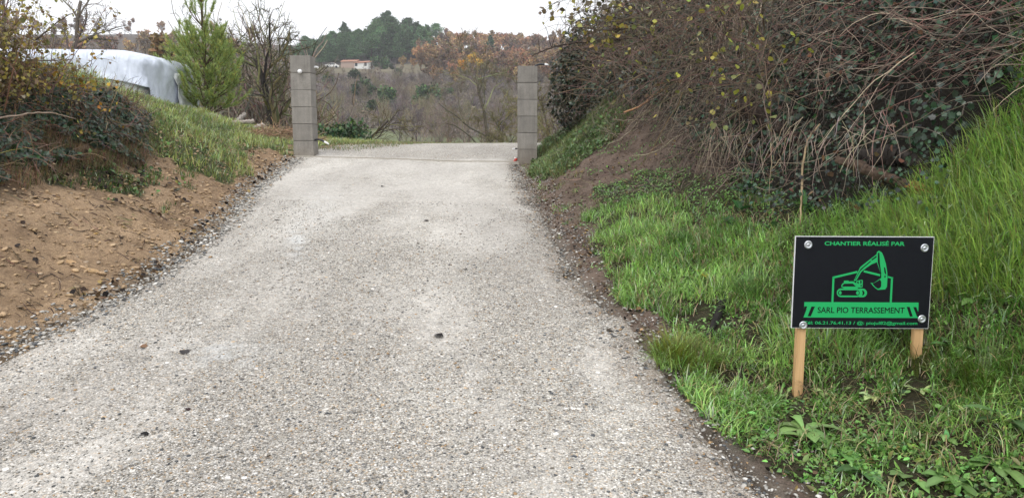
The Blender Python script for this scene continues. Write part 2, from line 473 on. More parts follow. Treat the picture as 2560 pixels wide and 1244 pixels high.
# stations: at each y a list of (x, z) measured in world metres, on the two banks
LS = [  # left, going outwards from the drive edge: (offset from edge, rise above drive)
 (-6, [(0, 0), (1.0, .35), (2, .8), (4, 1.2), (9, 1.6)]),
 (3.8, [(0, 0), (.5, .22), (1.1, .55), (1.8, .9), (3, 1.5), (9, 2.0)]),
 (5.2, [(0, 0), (.5, .24), (1.0, .48), (1.4, .68), (2.0, 1.2), (2.6, 1.6), (9, 2.0)]),
 (6.3, [(0, 0), (.5, .22), (.95, .44), (1.3, .64), (1.75, 1.15), (2.2, 1.45), (9, 1.8)]),
 (8.0, [(0, 0), (.5, .24), (.9, .45), (1.08, .62), (1.42, 1.12), (1.9, 1.38), (3.2, 1.45), (10, 1.7)]),
 (8.7, [(0, 0), (.5, .28), (1.0, .52), (1.3, .78), (1.7, 1.05), (2.1, 1.22), (3.2, 1.35), (10, 1.6)]),
 (9.6, [(0, 0), (.5, .22), (1.2, .58), (2.0, .95), (3.0, 1.15), (10, 1.5)]),
 (11.5, [(0, 0), (.4, .12), (1.2, .35), (2.2, .72), (3.3, 1.05), (10, 1.4)]),
 (13.2, [(0, .02), (.9, .12), (1.4, .22), (2.0, .46), (3.2, .88), (5, 1.15), (12, 1.3)]),
 (16, [(0, .0), (1.2, .02), (2.5, .30), (4.2, .72), (6, .9), (12, 1.1)]),
 (20, [(0, .02), (2, .0), (4, .35), (6, .8), (12, 1.0)]),
 (28, [(0, .0), (4, .2), (8, 1.6), (14, 2.2)])]
RS = [
 (-6, [(0, 0), (.6, .06), (1.5, .4), (2.6, 1.1), (5, 2.6), (9, 3)]),
 (2.0, [(0, 0), (.5, .0), (1.4, .34), (2.4, .95), (3.6, 2.0), (6, 3)]),
 (3.3, [(0, 0), (.5, -.03), (1.05, .15), (1.5, .55), (1.9, .95), (2.5, 1.75), (3.7, 2.8), (8, 3.2)]),
 (3.9, [(0, 0), (.5, .06), (1.1, .30), (1.75, .86), (2.1, 1.25), (2.7, 2.2), (3.5, 3.0), (8, 3.3)]),
 (5.0, [(0, 0), (.5, .13), (1.4, .50), (1.7, .85), (2.1, 1.6), (2.7, 2.5), (3.5, 3.1), (8, 3.3)]),
 (6.2, [(0, 0), (.5, .14), (1.0, .27), (1.6, .72), (2.0, 1.4), (2.5, 2.2), (3.3, 2.9), (8, 3.2)]),
 (8.0, [(0, 0), (.4, .12), (1.15, .43), (1.6, .88), (2.0, 1.7), (2.6, 2.5), (3.4, 2.9), (8, 3.2)]),
 (10.0, [(0, 0), (.6, .38), (1.3, .95), (1.7, 1.6), (2.2, 2.3), (3.2, 2.8), (8, 3.1)]),
 (11.8, [(0, -.02), (.35, .02), (.9, .5), (1.3, 1.1), (1.9, 2.1), (3, 2.7), (8, 3)]),
 (12.6, [(0, 0), (.25, .25), (.7, .55), (1.2, 1.1), (1.9, 2.1), (3, 2.6), (8, 3)]),
 (14.5, [(0, 0), (.4, .12), (1.0, .5), (1.6, 1.2), (2.6, 2.1), (8, 2.6)]),
 (18, [(0, 0), (1, .1), (2.5, .5), (5, 1.3), (8, 1.8)]),
 (28, [(0, 0), (4, .3), (8, 1.2)])]
def _bank(tab, s, y):
    ys = np.array([t[0] for t in tab], float)
    out = np.zeros_like(s)
    vals = np.stack([np.interp(s, [p[0] for p in t[1]], [p[1] for p in t[1]]) for t in tab])
    k = np.clip(np.searchsorted(ys, y) - 1, 0, len(ys) - 2)
    w = np.clip((y - ys[k]) / (ys[k + 1] - ys[k]), 0, 1)
    ar = np.arange(s.size)
    v2 = vals.reshape(len(ys), -1)
    return (v2[k.ravel(), ar] * (1 - w.ravel()) + v2[k.ravel() + 1, ar] * w.ravel()).reshape(s.shape)
def H(x, y):
    x = np.atleast_1d(np.asarray(x, float)); y = np.atleast_1d(np.asarray(y, float))
    x, y = np.broadcast_arrays(x, y); x = x.copy(); y = y.copy()
    l = Lx(y); r = Rx(y)
    z = Zr(y) + cross(np.clip(x, -3.4, .5), y)
    sl = np.clip(l - x, 0, None); sr = np.clip(x - r, 0, None)
    b = np.where(sl > 0, _bank(LS, sl, y), 0) + np.where(sr > 0, _bank(RS, sr, y), 0)
    off = sl + sr
    rough = np.clip(off / .4, 0, 1)
    b = b + rough * ((fbm(x * 1.4, y * 1.4, 5, 3) - .5) * .16 * np.clip(off, 0, 1) + (fbm(x * 7, y * 7, 9, 3) - .5) * .05)
    return z + b
def H1(x, y): return float(H(x, y)[0])
def hit(px, py, tmax=30):
    """where the line through a pixel meets the ground"""
    d = ray(px, py); t = np.arange(1.5, tmax, .02)
    P = d[None] * t[:, None] + np.array([0, 0, EYE])
    below = P[:, 2] < H(P[:, 0], P[:, 1])
    i = int(np.argmax(below)) if below.any() else len(t) - 1
    return P[i]
def normal(x, y, e=.08):
    zx = (H(x + e, y) - H(x - e, y)) / (2 * e); zy = (H(x, y + e) - H(x, y - e)) / (2 * e)
    return norm(np.stack([-zx, -zy, np.ones_like(zx)], -1))

# where grass and other cover grow (outlines found on the photograph, used on the ground)
P_near = [(1500, 640), (1465, 530), (1490, 490), (1600, 500), (1740, 490), (1850, 480), (1960, 510), (2150, 520), (2300, 500), (2400, 420), (2480, 340), (2700, 300), (3200, 300), (3200, 2400), (2600, 2000), (2250, 1500), (2060, 1244), (1930, 1180), (1780, 1060), (1670, 960), (1640, 890), (1700, 830), (1650, 790), (1560, 750)]
P_nearbank = [(1330, 445), (1345, 350), (1400, 310), (1550, 235), (1590, 270), (1530, 350), (1450, 400), (1390, 450)]
P_left = [(350, 230), (450, 250), (560, 290), (640, 335), (735, 345), (735, 378), (640, 385), (600, 400), (640, 440), (560, 470), (490, 425), (380, 390), (340, 340)]
P_litter = [(120, 395), (360, 385), (400, 465), (330, 485), (200, 475), (100, 450)]
P_mound = [(140, 150), (350, 165), (372, 235), (240, 228), (140, 235)]
P_herb = [(1465, 500), (1500, 450), (1700, 430), (1860, 430), (1960, 480), (1990, 560), (1850, 560), (1600, 540)]
def masks(x, y):
    z = H(x, y); px, py = project(np.stack([x, y, z], -1))
    w = (fbm(x * 3, y * 3, 21, 3) - .5)
    px = px + w * 90; py = py + (fbm(x * 3, y * 3, 31, 3) - .5) * 60
    m = {}
    m['near'] = (inpoly(px, py, P_near) | ((px > 2560) & (y < 6) & (x > Rx(y) + .35)) | ((py > 1244) & (x > Rx(y) + .25))) & (x > Rx(y)) & (y < 7)
    m['bank'] = inpoly(px, py, P_nearbank) & (x > Rx(y)) & (y > 7)
    m['left'] = (inpoly(px, py, P_left) & (x < Lx(y)) & (y > 7)) | ((y > 12.6) & (y < 20) & (x < Lx(y) - .1)) | ((y > 8.2) & (x < Lx(y) - 1.7) & (y < 20))
    m['left'] |= inpoly(px, py, P_mound) & (y > 7.3) & (x < Lx(y) - 1)
    m['litter'] = inpoly(px, py, P_litter) & (x < Lx(y))
    m['herb'] = inpoly(px, py, P_herb) & (x > Rx(y)) & (y < 8.5)
    return m

# ------------------------------------------------------------ ground sheet near the camera
def lines(a):
    out = []
    for lo, hi, st in a: out += list(np.arange(lo, hi - 1e-6, st))
    out.append(a[-1][1]); return np.array(out)
gx = lines([(-60, -16, 2), (-16, -6, .25), (-6, 4.2, .045), (4.2, 8, .15), (8, 20, 1), (20, 60, 4)])
gy = lines([(-8, 1.5, .3), (1.5, 9, .045), (9, 14, .07), (14, 24, .2), (24, 28, .5)])
X, Y = np.meshgrid(gx, gy)
Z = H(X.ravel(), Y.ravel()).reshape(X.shape)
ins = (X > Lx(Y) + .02) & (X < Rx(Y) - .02)
Z = np.where(ins, Z - .05, Z)
off = np.maximum(Lx(Y) - X, X - Rx(Y))
clod = np.clip(off / .15, 0, 1) * ((fbm(X * 26, Y * 26, 77, 2) - .5) * .045 + np.where(X > 0, (fbm(X * 11, Y * 11, 79, 3) - .5) * .06, 0))
Z = Z + clod
x1, y1 = X.ravel(), Y.ravel()
mk = masks(x1, y1)
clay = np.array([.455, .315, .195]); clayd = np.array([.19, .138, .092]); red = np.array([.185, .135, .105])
gsoil = np.array([.055, .050, .026]); dk = np.array([.022, .019, .014]); turf = np.array([.085, .105, .038]); grv = np.array([.26, .24, .20])  # dk: brown-black soil, deepened to paint the shade in the bramble's gaps
C = np.zeros((x1.size, 3)); left = x1 < -1
sl = Lx(y1) - x1; sr = x1 - Rx(y1)
wn_ = fbm(x1 * 2.2, y1 * 2.2, 3, 4)
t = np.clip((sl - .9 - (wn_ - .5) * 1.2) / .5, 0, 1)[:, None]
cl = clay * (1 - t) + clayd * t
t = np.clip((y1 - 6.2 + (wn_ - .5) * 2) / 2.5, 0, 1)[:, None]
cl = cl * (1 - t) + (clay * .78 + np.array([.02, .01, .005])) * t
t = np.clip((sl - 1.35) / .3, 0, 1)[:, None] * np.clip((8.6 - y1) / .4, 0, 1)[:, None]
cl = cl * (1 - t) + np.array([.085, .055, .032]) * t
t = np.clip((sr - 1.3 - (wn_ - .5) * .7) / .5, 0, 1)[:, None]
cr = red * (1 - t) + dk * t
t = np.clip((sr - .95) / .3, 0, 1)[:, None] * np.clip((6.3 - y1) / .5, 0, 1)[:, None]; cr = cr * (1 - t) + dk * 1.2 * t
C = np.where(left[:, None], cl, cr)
C = np.where((mk['near'] | mk['herb'])[:, None], gsoil, C)
C = np.where(mk['bank'][:, None], gsoil * 1.1, C)
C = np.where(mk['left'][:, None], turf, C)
C = np.where((mk['litter'] & (wn_ > .42))[:, None], gsoil * 1.4, C)
damp = (np.clip((fbm(x1 * 1.7, y1 * 1.7, 401, 4) - .52) / .1, 0, 1) * left * .38)[:, None]; C = C * (1 - damp) + C * np.array([.55, .52, .5]) * damp
edge = np.clip(1 - np.abs(off.ravel()) / .10, 0, 1)[:, None] * .6
C = C * (1 - edge) + grv * edge
g = Geo()
ny, nx = X.shape
idx = np.arange(nx * ny).reshape(ny, nx)
F = np.stack([idx[:-1, :-1], idx[:-1, 1:], idx[1:, 1:], idx[1:, :-1]], -1).reshape(-1, 4)
g.add(np.stack([x1, y1, Z.ravel()], -1), F, C)
ground = g.build('ground', M_soil, smooth=True)
tag(ground, kind='structure')

# ------------------------------------------------------------ the gravel drive
ys = lines([(-6, 1.8, .2), (1.8, 12, .05), (12, 22, .12)])
us = np.linspace(0, 1, 110)
U, YY = np.meshgrid(us, ys)
wob = (fbm(YY * 3.1, YY * 0 + 3, 41, 4) - .5) * .26 + (vnoise(YY * 22, YY * 0 + 9, 43) - .5) * .05
wob2 = (fbm(YY * 2.7, YY * 0 + 13, 47, 4) - .5) * .34 + (vnoise(YY * 22, YY * 0 + 19, 49) - .5) * .05
A = Lx(YY) + wob; B = Rx(YY) + wob2
XX = A + (B - A) * U
ZZr = Zr(YY) + cross(XX, YY) + .018 + (fbm(XX * 1.1, YY * .8, 61, 3) - .5) * .035 + (fbm(XX * 9, YY * 9, 63, 2) - .5) * .008
eg = np.minimum(U, 1 - U) * (B - A)
ZZr = ZZr + .02 * (1 - np.clip(eg / .12, 0, 1)) * 0 - .036 * (1 - np.clip(eg / .07, 0, 1))
x2, y2 = XX.ravel(), YY.ravel()
px, py = project(np.stack([x2, y2, ZZr.ravel()], -1))
sandy = np.interp(y2, [2, 3.4, 4.6, 6.0, 7.0, 8.0, 11.0, 11.6, 12.2, 22], [-.25, -.05, .15, .4, .7, 1.0, 1.1, .9, -.4, -.5])
cx = (x2 - Lx(y2)) / (Rx(y2) - Lx(y2))
sandy = sandy + .35 * np.exp(-((cx - .27) / .09) ** 2) * (y2 < 9) + .28 * np.exp(-((cx - .76) / .08) ** 2) * (y2 < 9) - .25 * np.exp(-((cx - .52) / .10) ** 2) * (y2 < 8)
sandy = sandy - .6 * np.clip(1 - np.minimum(cx, 1 - cx) / .07, 0, 1)
mud = np.clip(1 - (eg.ravel() + (fbm(x2 * 6, y2 * 6, 67, 3) - .5) * .3) / .24, 0, 1) * np.where(cx > .5, .75, .35)
smear = np.exp(-(((px - 740) / 22) ** 2 + ((py - 605) / 40) ** 2)) + .8 * np.exp(-(((px - 560) / 110) ** 2 + ((py - 885) / 30) ** 2)) + .35 * np.exp(-(((px - 800) / 60) ** 2 + ((py - 520) / 60) ** 2))
g = Geo()
ny, nx = XX.shape
idx = np.arange(nx * ny).reshape(ny, nx)
F = np.stack([idx[:-1, :-1], idx[:-1, 1:], idx[1:, 1:], idx[1:, :-1]], -1).reshape(-1, 4)
g.add(np.stack([x2, y2, ZZr.ravel()], -1), F, np.stack([np.clip(sandy * .5 + .25, 0, 1), mud, np.clip(smear, 0, 1)], -1))
road = g.build('gravel_drive', M_gravel, smooth=True)
tag(road, kind='structure')
def Hroad(x, y):
    return Zr(y) + cross(x, y) + .018 + (fbm(x * 1.1, y * .8, 61, 3) - .5) * .035 + (fbm(x * 9, y * 9, 63, 2) - .5) * .008

# ------------------------------------------------------------ valley and far hillside, to the horizon
FY = [24, 28, 36, 50, 75, 95, 120, 150, 185, 220, 250, 275, 310, 350, 420, 600, 900, 1400]
FZ = [.2, -1.2, -3.5, -5.5, -3.0, .8, 4.0, 8.5, 15, 21.5, 24.6, 29, 39, 44, 42, 30, 20, 10]
def HF(x, y):
    x = np.atleast_1d(np.asarray(x, float)); y = np.atleast_1d(np.asarray(y, float))
    z = np.interp(y, FY, FZ)
    d = x / np.maximum(y, 1)
    w = np.interp(d, [-.8, -.45, -.30, -.16, .0, .12, .3, .8], [1.1, 1.13, 1.03, 1.0, 1.0, .95, .9, .9])
    z = np.where(z > 0, z * w, z)
    # the left bank carries on behind the mound
    lb = np.clip((-.30 - d) / .15, 0, 1) * np.clip((60 - y) / 30, 0, 1) * 3.6
    return z + lb + (fbm(x * .02, y * .02, 91, 3) - .5) * np.clip(y / 60, 0, 5)
def HF1(x, y): return float(HF(x, y)[0])
fy = np.concatenate([np.arange(24, 60, 2), np.arange(60, 420, 5), np.geomspace(420, 1400, 12)])
fu = np.linspace(-1.6, 1.6, 130)
Uu, Yf = np.meshgrid(fu, fy); Xf = Uu * (Yf + 12)
Zf = HF(Xf.ravel(), Yf.ravel()).reshape(Xf.shape)
Zf[0] = -3
m, nt, b = newmat('hill_ground')
co = objco(nt)
a = N(nt, 'ShaderNodeAttribute', attribute_name='col')
n1 = noise_n(nt, co, .35, 6, .65); n2 = noise_n(nt, co, 2.5, 5, .7)
c = mixc(nt, 1.0, a.outputs['Color'], ramp(nt, n1.outputs[0], [(.3, (.7, .7, .7)), (.7, (1.3, 1.28, 1.25))]), 'MULTIPLY')
c = mixc(nt, 1.0, c, ramp(nt, n2.outputs[0], [(.3, (.7, .7, .7)), (.7, (1.25, 1.25, 1.25))]), 'MULTIPLY')
nt.links.new(c, b.inputs['Base Color']); b.inputs['Roughness'].default_value = .95
M_hill = m
xf, yf = Xf.ravel(), Yf.ravel()
pxf, pyf = project(np.stack([xf, yf, Zf.ravel()], -1))
Cf = np.tile(np.array([.085, .068, .055]), (xf.size, 1))
mead = inpoly(pxf, pyf, [(900, 380), (900, 325), (960, 318), (1060, 345), (1500, 345), (1500, 420), (900, 420)]) | (yf < 60)
Cf[mead] = [.11, .13, .055]
lawn = inpoly(pxf, pyf, [(780, 165), (1110, 160), (1110, 178), (960, 182), (780, 182)])
Cf[lawn] = [.14, .12, .07]
g = Geo()
ny, nx = Xf.shape
idx = np.arange(nx * ny).reshape(ny, nx)
F = np.stack([idx[:-1, :-1], idx[:-1, 1:], idx[1:, 1:], idx[1:, :-1]], -1).reshape(-1, 4)
g.add(np.stack([xf, yf, Zf.ravel()], -1), F, Cf)
tag(g.build('hill', M_hill, smooth=True), kind='structure')
# ------------------------------------------------------------ gate pillars
def rounded_block(g, lo, hi, bev=.006, c=(.5, .5, .5), holes=()):
    x0, y0, z0 = lo; x1, y1, z1 = hi; b = bev
    # box with bevelled edges: 24 vertices
    v = []
    for sx in (0, 1):
        for sy in (0, 1):
            for sz in (0, 1):
                X_ = (x0, x1)[sx]; Y_ = (y0, y1)[sy]; Z_ = (z0, z1)[sz]
                ix = b if sx == 0 else -b; iy = b if sy == 0 else -b; iz = b if sz == 0 else -b
                v += [(X_, Y_ + iy, Z_ + iz), (X_ + ix, Y_, Z_ + iz), (X_ + ix, Y_ + iy, Z_)]
    def i(sx, sy, sz, k): return (sx * 4 + sy * 2 + sz) * 3 + k
    F = []
    for s in (0, 1):
        q = [i(s, 0, 0, 0), i(s, 1, 0, 0), i(s, 1, 1, 0), i(s, 0, 1, 0)]; F.append(q if s else q[::-1])
        q = [i(0, s, 0, 1), i(1, s, 0, 1), i(1, s, 1, 1), i(0, s, 1, 1)]; F.append(q[::-1] if s else q)
        q = [i(0, 0, s, 2), i(1, 0, s, 2), i(1, 1, s, 2), i(0, 1, s, 2)]; F.append(q if s else q[::-1])
    for a_ in (0, 1):
        for b_ in (0, 1):
            F.append([i(a_, b_, 0, 0), i(a_, b_, 1, 0), i(a_, b_, 1, 1), i(a_, b_, 0, 1)])
            F.append([i(a_, 0, b_, 0), i(a_, 1, b_, 0), i(a_, 1, b_, 2), i(a_, 0, b_, 2)])
            F.append([i(0, a_, b_, 1), i(1, a_, b_, 1), i(1, a_, b_, 2), i(0, a_, b_, 2)])
    T = [[i(a_, b_, c_, 0), i(a_, b_, c_, 1), i(a_, b_, c_, 2)] for a_ in (0, 1) for b_ in (0, 1) for c_ in (0, 1)]
    g.add(np.array(v), [np.array(F), np.array(T)], c)

def conduit(parent, pts, r=.016, tip=.06, body=None):
    """a bent black conduit with a taped white end; pts local"""
    pts = np.array(pts, float)
    g = Geo(); poly_tube(g, pts, [r, r], (.02, .02, .03), 10, 16)
    o = g.build('conduit', body or M_conduit, parent, True)
    d = norm((pts[-1] - pts[-2])[None])[0]
    g = Geo(); poly_tube(g, [pts[-1] - d * .01, pts[-1] + d * tip * .5, pts[-1] + d * tip + np.array([0, 0, -.006])], [r * 1.15, r * 1.15, r * .5], (.9, .9, .9), 10, 8)
    t = g.build('taped_end', M_tape, o, True)
    return o

def pillar(x0, y0, z0, label, rz, seed):
    rr = np.random.default_rng(seed)
    t = empty('gate_pillar', (x0, y0, z0), label, 'pillar', 'block pillars either side of the drive', rz)
    g = Geo(); g.box((.014, .014, .02), (.286, .286, 1.485))
    g.build('mortar_core', M_block, t)
    for k in range(6):
        g = Geo(); dx, dy = rr.normal(0, .0022, 2)
        rounded_block(g, (dx, dy, k * .25 + .004), (.30 + dx, .30 + dy, k * .25 + .2475), .004)
        o = g.build('block', M_block, t)
    return t
pl = pillar(-3.285, 11.5, 1.295, 'grey concrete block pillar left of the gateway, one black conduit low on its right side', R_(0), 3)
conduit(pl, [(.29, .10, .262), (.34, .10, .275), (.40, .09, .265), (.46, .08, .235)], .014, .07)
g = Geo(); poly_tube(g, [(.148, .02, 1.268), (.15, -.02, 1.268), (.153, -.055, 1.262), (.156, -.075, 1.25)], [.026, .032, .032, .012], (.9, .9, .9), 10, 10)
g.build('cable_cap', M_tape, pl, True)
g = Geo(); poly_tube(g, [(.29, .22, 1.35), (.33, .23, 1.36), (.36, .24, 1.34)], [.014, .014], (.9, .9, .9), 8, 8)
g.build('cable_cap', M_tape, pl, True)
pr = pillar(.085, 11.7, 1.165, 'grey concrete block pillar right of the gateway, against the ivy bank, conduit on top', R_(0), 5)
conduit(pr, [(.22, .15, 1.44), (.27, .12, 1.515), (.34, .10, 1.535), (.42, .09, 1.528)], .014, .05)
conduit(pr, [(.01, .12, .262), (-.03, .11, .264), (-.05, .10, .262)], .010, .03)
conduit(pr, [(.01, .12, .11), (-.015, .11, .12), (-.03, .10, .12)], .010, .03)
g = Geo(); poly_tube(g, [(-.01, .08, .10), (-.04, .06, .09), (-.055, .05, .05), (-.06, .04, -.02)], [.018, .02, .024, .026], (.5, .05, .03), 8, 12)
g.build('red_sleeve', M_red, pr, True)

# threshold strip across the gateway
g = Geo()
for i in range(12):
    a = i / 12; b_ = (i + 1) / 12
    xs = (-3.30 + 3.40 * a, -3.30 + 3.40 * b_)
    v = []
    for x_ in xs:
        y_ = 11.46 + .1 * (x_ + 3.3) / 3.4
        for dy, dz in ((-.035, -.03), (-.035, .012), (.035, .012), (.035, -.03)):
            v.append((x_, y_ + dy, float(Hroad(x_, y_)) + dz))
    g.add(np.array(v), np.array([[0, 4, 5, 1], [1, 5, 6, 2], [2, 6, 7, 3]]), (.4, .4, .4))
g2 = g.build('gate_threshold', M_lip, smooth=False)
tag(g2, 'thin pale concrete strip set in the drive between the two pillars', 'threshold')

# ------------------------------------------------------------ the sign
BX0, BX1, BZ0, BZ1, BY = 1.243, 1.853, .690, 1.100, 3.30
sign = empty('sign', (BX0, BY, BZ0), 'black printed sign with green digger drawing on two wooden stakes in the grass', 'sign')
BW, BH = BX1 - BX0, BZ1 - BZ0
lean = Matrix.Rotation(R_(-1.5), 4, 'X') @ Matrix.Rotation(R_(0.3), 4, 'Y')
brd = Geo(); brd.box((0, 0, 0), (BW, .008, BH)); ob = brd.build('board', M_white, sign)
fc = Geo(); fc.box((.0025, -.0016, .0025), (BW - .0025, -.0002, BH - .0025)); face = fc.build('printed_face', M_black, ob)
ob.matrix_local = lean
PXW = BW / 341.0 / 1.0
# flat printed shapes: coordinates in the board's own picture units (0..1660 across, 0..1095 down), as 2D outlines
SU, SV = BW / 1652.0, BH / 1092.0
def s2(x, y):    # sheared picture coordinates (zoomed crop) -> board metres
    t = (y - 50) / 1092.0
    xl = 143 - 53 * t; xr = 1803 - 78 * t
    u = (x - xl) / (xr - xl); v = 1 - (y - 50) / 1092.0
    return u * BW, v * BH
def flat(g, pts, y):
    q = [s2(*p) for p in pts]; n = len(q)
    me = bpy.data.meshes.new('t')
    from mathutils.geometry import tessellate_polygon
    tri = tessellate_polygon([[Vector((a, b, 0)) for a, b in q]])
    g.add(np.array([(a, y, b) for a, b in q]), np.array([list(t) for t in tri]), (0, 0, 0))
def line2(g, a, b, w, y):
    d = np.array(b, float) - np.array(a, float); d = d / np.linalg.norm(d); nn = np.array([-d[1], d[0]]) * w / 2
    a = np.array(a, float); b = np.array(b, float)
    flat(g, [a + nn, b + nn, b - nn, a - nn], y)
Y1, Y2, Y3 = -.0020, -.0024, -.0028
G = Geo(); K = Geo()
# house outline
line2(G, (580, 828), (594, 530), 24, Y1); line2(G, (583, 538), (880, 466), 24, Y1); line2(G, (955, 458), (1150, 505), 24, Y1)
line2(G, (1245, 524), (1306, 540), 20, Y1); line2(G, (1276, 828), (1293, 532), 24, Y1)
# banner
G.build('house_outline', M_green, ob); G = Geo()
flat(G, [(246, 828), (1610, 828), (1605, 935), (1590, 935), (1608, 1013), (234, 1013), (275, 905), (240, 915)], Y1)
for q in ([(246, 880), (282, 880), (246, 940), (238, 925)], [(330, 882), (372, 882), (322, 998), (284, 998)], [(1466, 880), (1502, 880), (1538, 996), (1504, 996)], [(1545, 882), (1580, 882), (1608, 960), (1606, 1000), (1590, 1000)]):
    flat(K, q, Y2)
G.build('banner', M_green, ob); K.build('hazard_stripes', M_black, ob); G = Geo(); K = Geo()
# digger: body
flat(G, [(718, 572), (772, 570), (778, 580), (830, 578), (862, 600), (888, 660), (905, 664), (720, 664), (690, 650), (686, 628), (704, 602), (716, 598)], Y1)
flat(K, [(720, 608), (824, 606), (862, 640), (700, 642), (698, 630)], Y2)
flat(G, [(868, 572), (936, 560), (944, 570), (940, 648), (920, 655), (885, 650), (862, 612)], Y1)
flat(K, [(890, 572), (896, 606), (888, 606), (872, 592)], Y2); flat(K, [(912, 570), (930, 572), (928, 602), (914, 608)], Y2); flat(K, [(916, 618), (932, 622), (928, 640), (916, 640)], Y2)
# tracks: stadium shapes
def stad(g, x0, x1, y0, y1, y, n=10):
    r = (y1 - y0) / 2; cy = (y0 + y1) / 2
    pts = [(x1 - r + r * math.cos(t), cy + r * math.sin(t)) for t in np.linspace(-math.pi / 2, math.pi / 2, n)]
    pts += [(x0 + r + r * math.cos(t), cy + r * math.sin(t)) for t in np.linspace(math.pi / 2, 3 * math.pi / 2, n)]
    flat(g, pts, y)
stad(G, 860, 994, 664, 768, Y1); stad(G, 632, 920, 664, 768, Y1 - .0001); stad(K, 648, 906, 684, 748, Y2)
stad(G, 657, 690, 692, 740, Y3); stad(G, 862, 898, 692, 740, Y3)
flat(K, [(690, 688), (664 + 30, 744), (664 + 200, 744), (862, 688)], Y2 - .0001)
flat(K, [(932, 684), (950, 690), (966, 714), (952, 742), (934, 750), (944, 716)], Y2)
# boom
flat(G, [(834, 578), (905, 425), (915, 408), (1032, 316), (1104, 262), (1122, 230), (1140, 216), (1150, 300), (1110, 352), (1050, 376), (958, 440), (925, 470), (866, 568)], Y1)
flat(K, [(852, 555), (912, 440), (925, 425), (1036, 334), (1042, 344), (950, 420), (908, 462), (856, 560)], Y2)
flat(K, [(1046, 318), (1106, 275), (1110, 292), (1052, 332)], Y2)
# stick
flat(G, [(1112, 232), (1138, 216), (1174, 238), (1196, 290), (1220, 370), (1236, 470), (1240, 540), (1206, 580), (1164, 540), (1164, 500), (1112, 350)], Y1 - .0001)
flat(K, [(1124, 240), (1142, 240), (1150, 380), (1166, 488), (1160, 490), (1122, 350)], Y2)
flat(K, [(1196, 405), (1212, 420), (1222, 480), (1218, 500), (1202, 470)], Y2); flat(K, [(1202, 508), (1220, 514), (1210, 538), (1200, 528)], Y2)
# bucket
flat(G, [(1034, 596), (1070, 600), (1150, 545), (1180, 530), (1238, 540), (1234, 600), (1232, 640), (1212, 672), (1125, 680), (1095, 660), (1062, 630), (1052, 614)], Y1 - .0002)
flat(K, [(1060, 608), (1148, 556), (1164, 580), (1162, 640), (1140, 662), (1122, 664), (1090, 644)], Y2 - .0001)
G.build('digger_drawing', M_green, ob); K.build('digger_shading', M_black, ob)
def text(name, s, x0, x1, y0, y1, y, mat, bold=0.0, cap=.73, full=None):
    """fits a string between picture columns x0..x1 and rows y0 (cap top) .. y1 (baseline)"""
    cu = bpy.data.curves.new(name, 'FONT'); cu.body = s; cu.size = 1; cu.resolution_u = 3
    tmp = bpy.data.objects.new(name, cu); col.objects.link(tmp)
    dg = bpy.context.evaluated_depsgraph_get(); dg.update()
    m0 = bpy.data.meshes.new_from_object(tmp.evaluated_get(dg))
    bpy.data.objects.remove(tmp)
    co = np.empty(len(m0.vertices) * 3); m0.vertices.foreach_get('co', co); co = co.reshape(-1, 3)
    fs = [list(p.vertices) for p in m0.polygons]; bpy.data.meshes.remove(m0)
    # heavy lettering: the glyphs struck several times with a slight spread
    offs = [(0, 0)] + ([(bold * math.cos(a), bold * .8 * math.sin(a)) for a in np.arange(8) * math.pi / 4] if bold else [])
    nv = len(co); layer = np.repeat(np.arange(len(offs)), nv)
    co = np.concatenate([co + np.array([a, b, 0]) for a, b in offs])
    me = bpy.data.meshes.new(name); me.from_pydata([tuple(v) for v in co], [], [[i + k * nv for i in f_] for k in range(len(offs)) for f_ in fs])
    xa, xb = co[:, 0].min(), co[:, 0].max()
    a0, b0 = s2(x0, y1); a1, b1 = s2(x1, y1); _, bt = s2(x0, y0)
    nx_ = a0 + (co[:, 0] - xa) / (xb - xa) * (a1 - a0)
    nz_ = b0 + co[:, 1] / cap * (bt - b0)
    out = np.stack([nx_, y - layer * 1e-5, nz_], -1)
    me.vertices.foreach_set('co', out.ravel()); me.update()
    me.materials.clear(); me.materials.append(mat)
    o = bpy.data.objects.new(name, me); col.objects.link(o); o.parent = ob
    return o
text('heading_lettering', 'CHANTIER RÉALISÉ PAR', 487, 1443, 108, 155, Y1, M_green, .030)
text('banner_lettering', 'SARL PIO TERRASSEMENT', 402, 1438, 884, 956, Y3, M_black, .012)
text('contact_lettering', 'Tél: 06.21.76.41.13 / @: piojul82@gmail.com', 236, 1592, 1056, 1094, Y1, M_green, .020)
# washers with screws
def washer(px_, py_):
    u, v = s2(px_, py_); g = Geo(); n = 24
    prof = [(0.0, -.0075), (.0035, -.0072), (.005, -.005), (.0058, -.0036), (.0095, -.0034), (.0115, -.0046), (.0145, -.0052), (.0168, -.0046), (.018, -.0022), (.0182, -.0018)]
    an = np.arange(n) * 2 * math.pi / n
    V = np.array([[(u + r * math.cos(a), y, v + r * math.sin(a)) for a in an] for r, y in prof]).reshape(-1, 3)
    F = np.array([[k * n + i, k * n + (i + 1) % n, (k + 1) * n + (i + 1) % n, (k + 1) * n + i] for k in range(len(prof) - 1) for i in range(n)])
    g.add(V, F, (.6, .6, .6)); return g
for q in ((294, 150), (1685, 180), (1648, 1025), (232, 1107)):
    g = washer(*q); w = g.build('washer', M_steel, ob, True)
    u, v = s2(*q); h = Geo(); h.add(np.array([(u + .0042 * math.cos(a), -.0078, v + .0042 * math.sin(a)) for a in np.arange(6) * math.pi / 3] + [(u + .0042 * math.cos(a), -.005, v + .0042 * math.sin(a)) for a in np.arange(6) * math.pi / 3]),
                               [np.array([[i, (i + 1) % 6, (i + 1) % 6 + 6, i + 6] for i in range(6)]), np.array([[0, 1, 2, 3, 4, 5]])], (.6, .6, .6))
    h.build('screw_head', M_steel, w)
